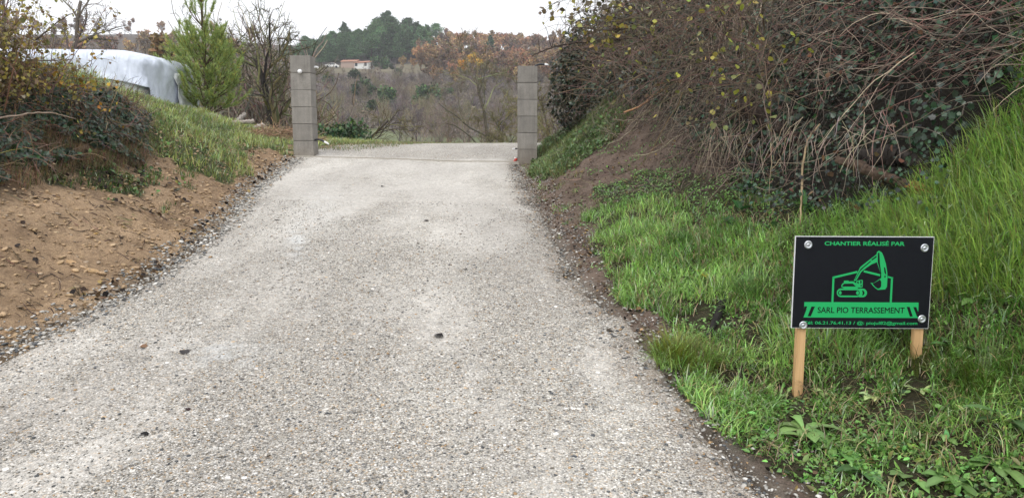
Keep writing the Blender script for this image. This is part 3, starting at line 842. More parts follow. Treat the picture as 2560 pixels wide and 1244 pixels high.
def stake(x_top, x_bot, ztop, zbot, w=.038, d=.030):
    g = Geo(); e = .002
    v = []
    for z, xc in ((zbot, x_bot), (zbot + .03, x_bot), (ztop, x_top)):
        ww = w / 2 * (0.9 if z == zbot else 1)
        v += [(xc - ww, .010, z), (xc + ww, .010, z), (xc + ww, .010 + d, z), (xc - ww, .010 + d, z)]
    g.add(np.array(v), [np.array([[a * 4 + i, a * 4 + (i + 1) % 4, (a + 1) * 4 + (i + 1) % 4, (a + 1) * 4 + i] for a in (0, 1) for i in range(4)]), np.array([[8, 9, 10, 11], [3, 2, 1, 0]])], (.5, .4, .2))
    return g.build('stake', M_pine, sign)
stake(.050, .052, .385, -.42); stake(.572, .578, .385, -.24)

# ------------------------------------------------------------ fallen wood on the right bank
def onpath(pix, dz=0.0, Y=None):
    out = []
    for p in pix:
        q = atY(p[0], p[1], Y if np.isscalar(Y) else p[2]) if (Y is not None or len(p) > 2) else hit(*p)
        out.append(q + np.array([0, 0, dz]))
    return np.array(out)
def wood(name, label, cat, pts, radii, c, sides=9, wob=.004, group=None, end=None):
    g = Geo(); org = pts[0].copy()
    if radii[len(radii) // 2] > .025:      # thick wood: lumpy bark ridges
        poly_tube(g, pts - org, radii, c, 20, 60, .0015)
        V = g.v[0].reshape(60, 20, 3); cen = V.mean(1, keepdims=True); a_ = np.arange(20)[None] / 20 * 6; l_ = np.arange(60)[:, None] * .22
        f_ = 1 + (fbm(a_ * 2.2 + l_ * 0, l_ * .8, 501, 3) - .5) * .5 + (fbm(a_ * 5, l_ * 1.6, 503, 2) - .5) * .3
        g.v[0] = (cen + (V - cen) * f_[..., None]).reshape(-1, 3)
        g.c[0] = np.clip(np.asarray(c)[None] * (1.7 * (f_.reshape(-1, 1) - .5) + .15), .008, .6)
    else: poly_tube(g, pts - org, radii, c, sides, None, wob)
    o = g.build(name, M_bark, smooth=True); o.location = org
    tag(o, label, cat, group)
    if end is not None:
        g = Geo(); d = norm((pts[-1] - pts[-2])[None])[0]; e = pts[-1] - org
        n = 40; st = e + rng.normal(size=(n, 3)) * radii[-1] * .55
        P = np.stack([st - d * .03, st + d * .02, st + d * (0.03 + rng.random((n, 1)) * .09)], 1)
        tubes(g, P, np.array([[.007, .006, .001]]), end, 4); g.build('splintered_end', M_twig, o)
    return o
def surfY(px, py, off=.1):
    p = hit(px, py); return p[1] - off
def bpts(pix, off):
    Y = [surfY(a, b, off) for a, b in pix]
    Y = np.array(Y); Ys = Y.copy()
    if len(Y) > 2: Ys[1:-1] = (Y[:-2] + 2 * Y[1:-1] + Y[2:]) / 4
    Ys = Ys * .5 + Ys.mean() * .5
    return np.array([atY(a, b, y) for (a, b), y in zip(pix, Ys)])
wood('fallen_log', 'thick black-barked log lying in the ivy, the upper of two above the sign', 'log', bpts([(2125, 378), (2175, 395), (2225, 388), (2262, 396), (2300, 412)], .30), [.030, .045, .055, .045, .03], (.030, .025, .022), 11, .006)
wood('fallen_log', 'thin brown log with a splintered orange end, the lower of two above the sign', 'log', bpts([(2090, 400), (2140, 412), (2185, 432), (2240, 452), (2285, 468)], .36), [.022, .03, .03, .028, .022], (.075, .052, .038), 10, .004, end=(.34, .17, .07))
wood('fallen_log', 'dark rotten trunk half buried in bramble stems below the bank top', 'log', bpts([(1850, 262), (1890, 285), (1940, 318), (2000, 352), (2060, 375)], .30), [.05, .06, .05, .045, .03], (.040, .028, .022), 11, .010)
sk = onpath([(1766, 868), (1785, 825), (1800, 785), (1818, 748), (1840, 712), (1856, 690)], .02)
wood('rotten_branch', 'short black rotten branch lying in the grass left of the sign', 'branch', sk, [.012, .020, .024, .021, .018, .010], (.020, .018, .016), 9, .004)
sk = onpath([(1700, 650), (1740, 640), (1770, 655), (1790, 668)], .03)
BR = [
 ('pale branch with an orange torn end leaning down the bare soil bank', [(1560, 281), (1604, 265), (1636, 237), (1684, 209), (1724, 185)], .013, (.42, .24, .13)),
 ('pale crooked branch hanging just right of the orange torn one', [(1642, 301), (1646, 277), (1656, 253), (1676, 229), (1696, 201), (1735, 180)], .008, (.27, .23, .15)),
 ('pale forked branch hanging straight down in the middle of the bank', [(1690, 307), (1708, 277), (1712, 241), (1728, 193), (1728, 161)], .009, (.36, .30, .21)),
 ('long thin branch whose tip reaches lowest over the bare soil', [(1519, 362), (1547, 350), (1580, 326), (1604, 289), (1632, 257)], .007, (.28, .24, .17)),
 ('thin level branch crossing the bare soil bank', [(1531, 299), (1572, 301), (1610, 300), (1650, 298)], .006, (.25, .20, .15)),
 ('arching thin branch low over the reddish soil', [(1580, 390), (1620, 386), (1652, 374), (1684, 346), (1732, 322)], .006, (.30, .26, .18)),
 ('thick pale branch arching at the top of the bramble tangle', [(1664, 181), (1676, 157), (1708, 141), (1750, 135)], .009, (.33, .28, .21)),
 ('straight pale branch pointing left out of the bramble', [(1798, 343), (1845, 340), (1880, 330), (1935, 306)], .006, (.36, .28, .20)),
 ('long straight bare stem dropping from the bramble to the herbs', [(2000, 560), (2002, 500), (2008, 400), (2020, 345), (2050, 310)], .007, (.33, .25, .15)),
 ('bent pale stem hanging over the arum leaves', [(1925, 430), (1960, 385), (1962, 350), (1972, 330)], .005, (.34, .27, .17)),
]
for lb, pix, r, c in BR:
    pts = bpts(pix, .38)
    wood('broken_branch', lb, 'branch', pts, [r * .75, r, r * .9, r * .8], c, 6, .003, 'broken branches hanging on the right bank')
# loose sticks hanging into the air at the bank's top left
# ------------------------------------------------------------ grass
def jit(c, n, s=.25, r=rng):
    c = np.asarray(c, float); k = 1 + r.normal(size=(n, 1)) * s
    return np.clip(np.broadcast_to(c, (n, 3)) * k * (1 + r.normal(size=(n, 3)) * s * .35), .004, .95)
def sample(n, x0, x1, y0, y1): return rng.uniform(x0, x1, n), rng.uniform(y0, y1, n)
def grass_field(name, label, x, y, L, W, cols, dry=.06, lean=(.25, .8), clump=0, sink=.01, sheen=None):
    n = len(x)
    z = H(x, y) - sink
    base = np.stack([x, y, z], -1)
    nr = normal(x, y)
    ca = fbm(x * 5, y * 5, 101, 2) * 12
    az = np.where(rng.random(n) < .55, ca + rng.normal(size=n) * .8, rng.uniform(0, 6.28, n))
    # blades lean down the slope
    dn = np.arctan2(nr[:, 1], nr[:, 0]); sl = np.linalg.norm(nr[:, :2], axis=1)
    az = np.where(rng.random(n) < sl * 1.1, dn + rng.normal(size=n) * .7, az)
    pat = fbm(x * 2.5, y * 2.5, 111, 3)
    Ls = L * (0.55 + rng.random(n) * .8) * (0.55 + pat * .95)
    w = np.clip((pat - .35) / .3, 0, 1)[:, None]
    c = np.asarray(cols[0]) * (1 - w) + np.asarray(cols[1]) * w
    c = np.clip(c * (1 + rng.normal(size=(n, 1)) * .28) * (1 + rng.normal(size=(n, 3)) * .08), .005, 1)
    k2 = rng.random(n) < .12; c[k2] = jit((.42, .52, .32), k2.sum(), .2)  # some blades paler: the whitish sheen on grass put into their colour
    d = rng.random(n) < dry
    c[d] = jit((.30, .24, .11), d.sum(), .25)
    g = Geo()
    blades(g, base, Ls, W * (.6 + rng.random(n) * .8), az, rng.uniform(lean[0], lean[1], n), c, 4, 1.0)
    o = g.build(name, M_grass)
    return tag(o, label, 'grass', kind='stuff')
# near right verge
x, y = sample(230000, .4, 5.6, 1.2, 6.9)
mk = masks(x, y); dens = fbm(x * 4, y * 4, 131, 3)
px, py = project(np.stack([x, y, H(x, y)], -1))
keep = (mk['near'] | ((px > 2650) & (y < 6.0) & (x > Rx(y) + .4))) & (dens > .36) & (px > 1200) & (px < 4600) & ((px < 2750) | (rng.random(len(x)) < .6))
# thinner, shorter cover at the very front
front = np.clip((py - 1000) / 200, 0, 1)
keep &= rng.random(len(x)) > front * .50
herbz = inpoly(px, py, [(1465, 430), (1990, 430), (2000, 560), (1700, 560), (1480, 545)])
keep &= ~(herbz & (rng.random(len(x)) < .65))
x, y, front = x[keep], y[keep], front[keep]
tall0 = np.clip((x - Rx(y) - 1.2) / .7, 0, 1)
# no blades right in front of the stakes
for sx_ in (1.295, 1.82): keep_ = ~((np.abs(x - sx_ * y / 3.3) < .06) & (y < 3.33) & (y > 2.92)); x, y, front = x[keep_], y[keep_], front[keep_]
tall = np.clip((x - Rx(y) - 1.2) / .7, 0, 1)
print('near grass', len(x))
grass_field('grass', 'long wet green grass around the sign on the right verge', x, y, (.10 + .09 * tall) * (1 - .5 * front), .0052, [(.14, .30, .055), (.34, .56, .14)], .09, (.45, 1.7))
# bright pale long grass far right
x, y = sample(110000, 1.9, 5.6, 2.4, 5.6)
px, py = project(np.stack([x, y, H(x, y)], -1))
keep = inpoly(px, py, [(2180, 600), (2330, 470), (2420, 400), (2480, 330), (2800, 300), (4200, 100), (4200, 1100), (2800, 800), (2350, 760)])
x, y = x[keep], y[keep]
grass_field('tall_grass', 'bright yellow-green long grass on the slope right of the sign', x, y, .21, .0050, [(.30, .46, .09), (.46, .60, .18)], .05, (.4, 1.45))
# bank by the right pillar
x, y = sample(60000, .1, 2.6, 7, 14)
mk = masks(x, y); keep = mk['bank']; x, y = x[keep], y[keep]
grass_field('grass', 'short dark green grass on the bank beside the right pillar', x, y, .09, .007, [(.11, .18, .06), (.22, .29, .10)], .14, (.4, 1.5))
# left slope and mound
x, y = sample(130000, -13, -2.5, 7, 19.5)
mk = masks(x, y); dens = fbm(x * 3, y * 3, 133, 3)
keep = mk['left'] & (dens > .30)
x, y = x[keep], y[keep]
print('left grass', len(x))
tallm = ((y > 7.6) & (y < 10) & (x < Lx(y) - 1.5)) * 1.0
grass_field('grass', 'soft green grass covering the slope behind the left pillar', x, y, .10 + .11 * tallm, .0075, [(.17, .25, .06), (.38, .45, .13)], .18, (.3, 1.4))
# litter patch and sparse tufts along the left edge
x, y = sample(40000, -5, -2.4, 4.5, 11)
mk = masks(x, y); dens = fbm(x * 5, y * 5, 137, 2)
keep = (mk['litter'] & (dens > .45)) | ((dens > .66) & (x < Lx(y) - .4) & (y > 6.5))
x, y = x[keep], y[keep]
grass_field('grass', 'thin patchy grass on the clay below the ivy hedge', x, y, .06, .006, [(.05, .12, .025), (.11, .19, .04)], .15, (.3, 1.1))
# fringe behind the gate
x, y = sample(26000, -4, 2.5, 12.3, 19.5)
edge = fbm(x * 2, y * 2, 139, 3)
keep = (x < -3.15 + (y - 12) * .26 + edge) & (x > -4.2) | ((y > 17.6) & (x < 2))
x, y = x[keep], y[keep]
def grass_on(name, label, x, y, zoff, L, W, c, dry):
    z = Hroad(x, y) + zoff; n = len(x); g = Geo()
    cc = jit(c, n, .25); d = rng.random(n) < dry; cc[d] = jit((.28, .22, .11), d.sum(), .25)
    blades(g, np.stack([x, y, z], -1), L * (.5 + rng.random(n)), np.full(n, W), rng.uniform(0, 6.3, n), rng.uniform(.2, .9, n), cc, 4)
    return tag(g.build(name, M_grass), label, 'grass', kind='stuff')
grass_on('grass', 'low grass and moss strip beyond the gateway along the gravel', x, y, -.02, .055, .008, (.13, .17, .045), .3)

# ------------------------------------------------------------ herbs, clover, litter (uncountable cover)
def leaf_cover(name, label, cat, x, y, size, c, tmpl, mat, tilt=.7, lift=.015, s=.3, aspect=.8, zfun=None):
    n = len(x); z = (zfun or H)(x, y)
    nr = normal(x, y)
    M = rand_rot(n, nr, tilt)
    sz = size * (.5 + rng.random(n) * .9)
    M = M * sz[:, None, None]; M[:, :, 1] *= aspect
    g = Geo(); pos = np.stack([x, y, z + rng.random(n) * lift], -1)
    cc = c if np.ndim(c) == 2 else jit(c, n, s)
    stamp(g, tmpl[0], tmpl[1], M, pos, cc)
    return tag(g.build(name, mat), label, cat, kind='stuff')
x, y = sample(60000, .5, 3.4, 1.9, 8.5)
mk = masks(x, y); px, py = project(np.stack([x, y, H(x, y)], -1)); pat = fbm(x * 5, y * 5, 151, 3)
k1 = (mk['herb'] & (pat > .33)) | (mk['near'] & (pat > .60)) | (mk['near'] & (py > 1000) & (pat > .40))
k1 &= (px < 2800) & (px > 1200)
leaf_cover('ground_ivy', 'small round-leaved green herbs carpeting the foot of the right bank', 'ground cover', x[k1], y[k1], .018, (.16, .31, .075), LEAF4, M_leaf, .7, .03)
x, y = sample(22000, .5, 3.4, 1.9, 5); px, py = project(np.stack([x, y, H(x, y)], -1)); mk = masks(x, y); pat = fbm(x * 6, y * 6, 157, 3)
k1 = mk['near'] & (((py > 980) & (pat > .48)) | (pat > .68)) & (px < 2800)
leaf_cover('broadleaf_weeds', 'flat broad-leaved weeds mixed into the short turf of the right verge', 'weeds', x[k1], y[k1], .030, np.where(rng.random((k1.sum(), 1)) < .25, jit((.26, .26, .10), k1.sum(), .3), jit((.18, .33, .085), k1.sum(), .4)), LEAF6, M_leaf, 1.0, .025, .3, .45)
x, y = sample(26000, .2, 2.4, 8, 13); mk = masks(x, y); k1 = mk['bank'] & (fbm(x * 4, y * 4, 155, 3) > .5)
leaf_cover('bank_herbs', 'broad-leaved green plants mixed in the grass beside the right pillar', 'ground cover', x[k1], y[k1], .04, (.12, .19, .065), LEAF4, M_leaf, .9, .06)
# dead leaves: litter on clay, along both edges of the drive, a few on the gravel
def strip_pts(n, side, y0, y1, w0, w1):
    y = rng.uniform(y0, y1, n); d = rng.uniform(w0, w1, n) + rng.normal(size=n) * .03
    x = (Lx(y) - d) if side < 0 else (Rx(y) + d)
    return x, y
x, y = sample(9000, -5.2, -2.3, 4.0, 11.5); pat = fbm(x * 4, y * 4, 161, 3)
mk = masks(x, y)
k1 = (x < Lx(y)) & ((mk['litter']) | (pat > .60) & (rng.random(len(x)) < .5))
cols = np.array([(.030, .024, .022), (.055, .038, .030), (.16, .10, .05), (.10, .065, .04), (.28, .20, .08)])
def dl(n, p=(.4, .25, .12, .18, .05)): return cols[rng.choice(5, n, p=p)] * (1 + rng.normal(size=(n, 1)) * .2)
leaf_cover('leaf_litter', 'dark dead leaves scattered on the brown clay slope', 'leaves', x[k1], y[k1], .038, dl(k1.sum()), LEAF6, M_dead, .8, .02)
x, y = strip_pts(520, -1, 3.6, 11.3, -.02, .13)
pat = fbm(x * 0, y * 2.3, 163, 3); k1 = pat > .47
leaf_cover('leaf_litter', 'rotting black leaves gathered along the left edge of the drive', 'leaves', x[k1], y[k1], .036, dl(k1.sum(), (.4, .3, .1, .15, .05)), LEAF6, M_dead, .9, .02)
x, y = strip_pts(1100, 1, 2.4, 11.3, .0, .28)
leaf_cover('leaf_litter', 'brown dead leaves and crumbs along the right edge of the drive', 'leaves', x[::2], y[::2], .022, dl(len(x[::2]), (.25, .35, .1, .25, .05)), LEAF6, M_dead, .9, .02)
x, y = sample(7000, .3, 3.0, 3, 9.5); mk = masks(x, y)
k1 = (x > Rx(y) + .1) & ~mk['near']
leaf_cover('leaf_litter', 'small dry leaves and debris on the reddish soil bank', 'leaves', x[k1][::2], y[k1][::2], .020, dl(len(x[k1][::2]), (.15, .3, .2, .25, .1)), LEAF6, M_dead, 1.0, .02)
# leaves on the drive, each a thing
spots = [(1085, 840, .055, (.025, .022, .022), 'largest dark dead leaf, curled, alone mid-drive in the foreground'),
         (460, 877, .05, (.06, .055, .055), 'grey dead leaf left of the pale smear on the drive'),
         (350, 1087, .035, (.02, .018, .018), 'thin black leaf near the lower left of the drive'),
         (350, 868, .04, (.22, .13, .08), 'narrow reddish stalk-like leaf at the left of the drive'),
         (960, 466, .05, (.02, .018, .018), 'small black leaf on the sandy stretch before the gate'),
         (1060, 552, .05, (.03, .022, .02), 'dark leaf lying across the middle of the drive'),
         (690, 552, .05, (.03, .028, .028), 'dark leaf near the left side, level with the pale patch'),
         (800, 548, .03, (.03, .028, .028), 'tiny dark leaf just right of the pale patch'),
         (1040, 610, .03, (.05, .03, .025), 'tiny brown leaf below the centre of the drive'),
         (490, 632, .05, (.09, .07, .055), 'brown leaf stalk beside the left edge pebbles'),
         (1515, 828, .05, (.08, .065, .05), 'flat brown leaf at the right edge of the drive'),
         (1160, 675, .035, (.20, .17, .13), 'pale brown leaf right of the drive centre'),
         (465, 1023, .028, (.05, .03, .03), 'small purple-brown leaf low on the left')]
for px_, py_, s_, c_, lb in spots:
    d = ray(px_, py_); t = np.arange(1.5, 14, .005); P = d[None] * t[:, None] + np.array([0, 0, EYE])
    i = int(np.argmax(P[:, 2] < Hroad(P[:, 0], P[:, 1]))); p = P[i]
    g = Geo(); M = rand_rot(1, np.array([[0, 0, 1.]]), .25) * s_ * 1.05
    tv = LEAF6[0].copy(); tv[:, 2] += .25 * tv[:, 1] ** 2 + .03
    stamp(g, tv, LEAF6[1], M, np.array([[0, 0, .006]]), np.array([c_]))
    o = g.build('dead_leaf', M_dead); o.location = p
    tag(o, lb, 'leaf', 'dead leaves lying on the gravel drive')

# pebbles
def pebble_tmpl(seed):
    r = np.random.default_rng(seed); v = []
    for k, (zz, rr) in enumerate([(-.5, .55), (0, 1.0), (.45, .62)]):
        for i in range(7):
            a = i * 2 * math.pi / 7 + k * .3; q = rr * (.85 + r.random() * .3)
            v.append((q * math.cos(a), q * math.sin(a) * .8, zz * (.8 + r.random() * .3)))
    v += [(0, 0, .62)]
    F4 = [[k * 7 + i, k * 7 + (i + 1) % 7, (k + 1) * 7 + (i + 1) % 7, (k + 1) * 7 + i] for k in (0, 1) for i in range(7)]
    F3 = [[14 + i, 14 + (i + 1) % 7, 21] for i in range(7)]
    return np.array(v), [np.array(F4), np.array(F3)]
pcol = np.array([(.60, .58, .54), (.45, .43, .39), (.30, .29, .27), (.10, .105, .11), (.36, .24, .13), (.20, .18, .15)])
def pebbles(name, label, x, y, size, zf, p=(.14, .28, .24, .12, .08, .14), tint=None):
    g = Geo()
    for s in range(3):
        tv, tf = pebble_tmpl(s); kk = slice(s, None, 3); n = len(x[kk])
        M = rand_rot(n, np.tile([0, 0, 1.], (n, 1)), .5) * (size[kk] * .5)[:, None, None]; M[:, :, 2] *= .62
        c = (pcol if tint is None else tint)[rng.choice(6, n, p=p)] * (1 + rng.normal(size=(n, 1)) * .12)
        stamp(g, tv, tf, M, np.stack([x[kk], y[kk], zf(x[kk], y[kk]) + size[kk] * .10], -1), np.clip(c, 0, .9))
    return tag(g.build(name, M_stone, smooth=True), label, 'gravel', kind='stuff')
n = 42000
y = 2.2 + (rng.random(n) ** 1.35) * 5.8; x = Lx(y) + rng.random(n) * (Rx(y) - Lx(y)); k1 = (fbm(x * 2, y * 1.2, 171, 3) + rng.random(n) * .3 > .56)
x, y = x[k1], y[k1]; pxa, _ = project(np.stack([x, y, Zr(y)], -1)); k1 = (pxa > -60) & (pxa < 2620); x, y = x[k1], y[k1]
sz = .006 + rng.gamma(2.0, .0026, len(x))
pebbles('loose_gravel', 'loose multicoloured stones lying on the drive surface', x, y, np.clip(sz * .8, .004, .022), Hroad)
x, y = strip_pts(5200, -1, 3.4, 11.3, -.16, .13); pebbles('edge_stones', 'pebbles spilled along the left edge of the drive', x, y, np.clip(.008 + rng.gamma(2, .006, len(x)), 0, .045), lambda a, b: np.maximum(H(a, b), np.where(a > Lx(b), Hroad(a, b), -9)))
x, y = strip_pts(7000, 1, 2.3, 11.3, -.16, .30); pebbles('edge_stones', 'pebbles spilled along the right edge of the drive', x, y, np.clip(.006 + rng.gamma(2, .004, len(x)), 0, .03), lambda a, b: np.maximum(H(a, b), np.where(a < Rx(b), Hroad(a, b), -9)))
clayt = np.array([(.47, .33, .19), (.43, .30, .18), (.37, .26, .15), (.26, .19, .12), (.50, .37, .23), (.31, .24, .17)])
x, y = sample(13000, -5, -2.3, 3.6, 11.5); k1 = (x < Lx(y)) & (x > Lx(y) - 1.6); x, y = x[k1], y[k1]
pebbles('clay_clods', 'crumbly lumps of orange-brown clay on the cut slope', x, y, np.clip(.006 + rng.gamma(1.6, .009, len(x)), 0, .06), H, tint=clayt)
x, y = strip_pts(16000, 1, 3, 11.3, .0, 1.5); mk = masks(x, y); k1 = ~mk['near']; x, y = x[k1], y[k1]
pebbles('soil_crumbs', 'crumbs of dark reddish soil on the right bank', x, y, np.clip(.004 + rng.gamma(1.4, .0045, len(x)), 0, .04), H, tint=np.array([(.18, .13, .10)] * 3 + [(.13, .095, .072)] * 2 + [(.23, .17, .13)]))
# cobbles on the clay, things
for i, (px_, py_, s_, c_, lb) in enumerate([(178, 655, .075, (.42, .27, .14), 'flat tan cobble highest up the open clay slope'), (235, 678, .11, (.44, .29, .15), 'largest flat orange-tan cobble near the drive edge'),
        (258, 697, .06, (.36, .25, .13), 'darker ochre cobble touching the largest one'), (245, 735, .05, (.40, .30, .18), 'small ochre cobble lowest beside the black leaves'), (237, 585, .05, (.42, .27, .10), 'orange cobble in the middle of the clay slope'), (212, 678, .045, (.38, .26, .15), 'small tan cobble left of the largest one')]):
    p = hit(px_, py_); tv, tf = pebble_tmpl(20 + i); g = Geo()
    stamp(g, tv, tf, np.eye(3)[None] * s_ * .5 * np.array([1.3, 1, .55]), np.zeros((1, 3)), np.array([c_]))
    o = g.build('cobble', M_stone, smooth=True); o.location = p; o.rotation_euler = (.25, .3, i)
    tag(o, lb, 'stone', 'tan cobbles on the clay slope')

# ------------------------------------------------------------ rosette weeds, each a thing
def weed(px_, py_, n, L, W, c, lb, cat='weed', up=.5, nm='rosette_weed', P0=None):
    p = hit(px_, py_) if P0 is None else P0
    root = empty(nm, p, lb, cat, 'broad-leaved weeds on the right verge')
    k = 6
    for i in range(n):
        az = i * 2.4 + rng.normal() * .3; l = L * rng.uniform(.6, 1.15); w = W * rng.uniform(.7, 1.2)
        t = np.linspace(0, 1, k); el = rng.uniform(up * .5, up * 1.3)
        ang = el - t * rng.uniform(.6, 1.5)
        r_ = np.concatenate([[0], np.cumsum(np.cos(ang[:-1]) * l / (k - 1))]); zz = np.concatenate([[0], np.cumsum(np.sin(ang[:-1]) * l / (k - 1))])
        zz = np.maximum(zz, -.25 * r_ - .005) + .008 + i * .0009
        ww = w * np.array([.12, .42, .85, 1.0, .75, .06]) / 2 * (1 + rng.normal(size=k) * .10)
        d = np.array([math.cos(az), math.sin(az)]); s_ = np.array([-d[1], d[0]])
        V = []
        for j in range(k):
            for q, lift in ((-1, .25), (0, 0), (1, .25)):
                V.append((d[0] * r_[j] + s_[0] * q * ww[j], d[1] * r_[j] + s_[1] * q * ww[j], zz[j] + lift * ww[j] + rng.normal() * .0015))
        F = [[j * 3 + a, j * 3 + a + 1, j * 3 + a + 4, j * 3 + a + 3] for j in range(k - 1) for a in (0, 1)]
        g = Geo(); cc = np.clip(np.array(c) * (1 + rng.normal() * .22) * (1 + rng.normal(size=3) * .06), .01, .9)
        cv = np.tile(cc, (k * 3, 1)); cv[1::3] = cc * 1.35 + .01
        g.add(np.array(V), np.array(F), cv)
        g.build('leaf', M_leaf, root, True)
    return root
G1, G2, G3, G4 = (.12, .23, .06), (.18, .29, .09), (.08, .17, .055), (.34, .42, .18)
for a in [
 (2010, 1085, 11, .17, .050, G2, 'large pale dock rosette straight below the left stake'),
 (2085, 1130, 9, .14, .045, G1, 'dark green rosette right of the large pale dock'),
 (1935, 1095, 8, .12, .030, G1, 'narrow-leaved rosette left of the large pale dock'),
 (2150, 1190, 8, .11, .050, G3, 'flat grey-green rosette beside a bare gravel spot'),
 (2270, 1200, 8, .11, .045, G2, 'flat rosette at the bottom edge, right of the bare gravel spot'),
 (2390, 1215, 9, .12, .050, G1, 'broad rosette at the bottom edge near the right corner'),
 (2500, 1180, 9, .13, .050, G1, 'spotted broad rosette in the bottom right corner'),
 (2520, 1060, 9, .16, .045, G3, 'dark upright rosette at the right frame edge'),
 (2360, 1100, 8, .09, .030, G2, 'small light rosette in the short turf'),
 (2390, 880, 9, .14, .040, G3, 'dark drooping dock right of the right stake'),
 (2180, 1000, 6, .07, .035, G4, 'small pale yellow-green rosette between the stakes'),
 (1830, 1000, 8, .08, .030, G2, 'small rosette at the gravel edge left of the left stake'),
 (2300, 985, 6, .09, .022, G4, 'bright yellow-green seedling below the right stake'),
 (2060, 985, 5, .07, .045, G4, 'two broad pale leaves beside the foot of the left stake'),
 (1700, 700, 7, .13, .06, (.13, .15, .06), 'drooping grey-green dock left of the black branch'),
 (1760, 690, 3, .12, .07, (.34, .30, .03), 'yellowing dock leaf with brown spots'),
 (2450, 760, 8, .15, .05, G1, 'broad dock in the grass at the right of the sign'),
 (1890, 715, 6, .10, .035, G2, 'small dock close to the left edge of the sign')]:
    weed(*a)
for a in [(1870, 490, 9, .13, .085, (.030, .095, .030), 'dark arum clump highest at the foot of the bramble'), (1850, 540, 8, .12, .08, (.035, .10, .03), 'arum clump just below the highest one'),
          (2010, 530, 7, .14, .07, (.045, .14, .035), 'arum clump with long light leaves above the sign'), (1830, 570, 7, .10, .07, (.035, .10, .035), 'lowest dark arum clump above the docks'),
          (1930, 585, 6, .10, .06, (.04, .11, .03), 'small arum clump just left of the sign top')]:
    weed(*a, cat='plant', up=1.1, nm='arum')
# yellow-green tussocks
def tussock(px_, py_, n, L, c, lb):
    p = hit(px_, py_); g = Geo(); b0 = rng.normal(size=(n, 3)) * np.array([.05, .05, 0])
    b0[:, 2] = H(p[0] + b0[:, 0], p[1] + b0[:, 1]) - p[2] - .01
    az = np.arctan2(b0[:, 1], b0[:, 0]) + rng.normal(size=n) * .5
    blades(g, b0, L * (.5 + rng.random(n) * .7), np.full(n, .003), az, rng.uniform(.4, 1.2, n), jit(c, n, .25), 5)
    o = g.build('grass_tussock', M_grass); o.location = p; tag(o, lb, 'grass tuft', 'yellowish fine-leaved tussocks')
for a in [(1690, 900, 700, .17, (.19, .22, .03), 'yellow-green tussock at the gravel edge left of the sign'), (1745, 920, 500, .15, (.17, .21, .035), 'smaller yellow tussock right beside the gravel-edge one'),
          (2460, 960, 600, .16, (.12, .20, .03), 'fine tussock on the right of the right stake'), (2300, 900, 350, .14, (.14, .18, .04), 'tussock hiding the foot of the right stake'),
          (1600, 600, 400, .13, (.07, .16, .03), 'dark green tussock on the upper verge'), (1860, 740, 500, .15, (.11, .22, .05), 'arching green tussock left of the sign'),
          (1690, 610, 400, .13, (.08, .17, .03), 'tussock uphill of the grey-green dock'), (2440, 700, 500, .22, (.14, .26, .04), 'tall tussock right of the sign edge')]:
    tussock(*a)

# matted straw and old blades lying in the verge
x, y = sample(16000, .6, 3.6, 1.9, 6.6); mk = masks(x, y); pat = fbm(x * 3.5, y * 3.5, 181, 3); k1 = mk['near'] & (pat > .47); x, y = x[k1][:5200], y[k1][:5200]; n = len(x)
g = Geo(); blades(g, np.stack([x, y, H(x, y) + rng.random(n) * .03], -1), rng.uniform(.05, .16, n), np.full(n, .0035), rng.uniform(0, 6.3, n), rng.uniform(1.1, 1.9, n), np.where(rng.random((n, 1)) < .6, jit((.40, .33, .18), n, .3), jit((.16, .11, .06), n, .3)), 4)
tag(g.build('straw', M_grass), 'dry straw and old blades matted through the right verge', 'grass', kind='stuff')
# sticks and dark debris on the clay cut
x, y = sample(2600, -4.8, -2.4, 3.6, 10.5); k1 = (x < Lx(y) - .05) & (x > Lx(y) - 1.7) & (fbm(x * 2, y * 2, 183, 3) > .56 - .14 * np.clip(Lx(y) - x - .6, 0, 1)); x, y = x[k1], y[k1]; n = len(x); print('sticks', n)
z = H(x, y) + .008; P = curves(np.stack([x, y, z], -1), norm(rng.normal(size=(n, 3)) * np.array([1, 1, .15])), rng.uniform(.03, .13, n), 5, .0, .3)
P[..., 2] = H(P[..., 0].ravel(), P[..., 1].ravel()).reshape(P.shape[:2]) + .008
g = Geo(); tubes(g, P, np.linspace(.0032, .0015, 5)[None] * rng.uniform(.5, 1.2, (n, 1)), np.where(rng.random((n, 1)) < .7, jit((.05, .036, .028), n, .3), jit((.24, .17, .10), n, .3)), 4)
tag(g.build('twig_debris', M_twig), 'thin dark twigs and roots strewn over the clay slope', 'twigs', kind='stuff')

x, y = sample(9000, -5, -2.6, 5, 10.5); mk = masks(x, y); pat = fbm(x * 5, y * 5, 187, 3); k1 = (mk['litter'] & (pat > .40)) | ((pat > .62) & (x < Lx(y) - .5) & (y > 6)); x, y = x[k1], y[k1]
leaf_cover('low_weeds', 'low green leafy weeds on the clay below the ivy hedge', 'weeds', x, y, .040, np.where(rng.random((len(x), 1)) < .25, jit((.25, .23, .08), len(x), .3), jit((.11, .20, .06), len(x), .35)), LEAF6, M_leaf, .9, .04, .3, .6)
x, y = sample(26000, .2, 2.4, 5, 11.5); mk = masks(x, y); pat = fbm(x * 4.5, y * 4.5, 189, 3); k1 = (x > Rx(y) + .12) & (x < Rx(y) + 1.5) & ~mk['near'] & (pat > .60); x, y = x[k1], y[k1]
leaf_cover('seedling_patches', 'patches of tiny green seedlings on the reddish soil bank', 'weeds', x, y, .020, (.16, .28, .075), LEAF4, M_leaf, .8, .025)
x, y = sample(30000, .1, 2.4, 3.2, 11.5); mk = masks(x, y); pat = fbm(x * 6, y * 6, 191, 3); k1 = (x > Rx(y) + .04) & (x < Rx(y) + 1.2) & ~mk['near'] & (pat > .63); x, y = x[k1], y[k1]
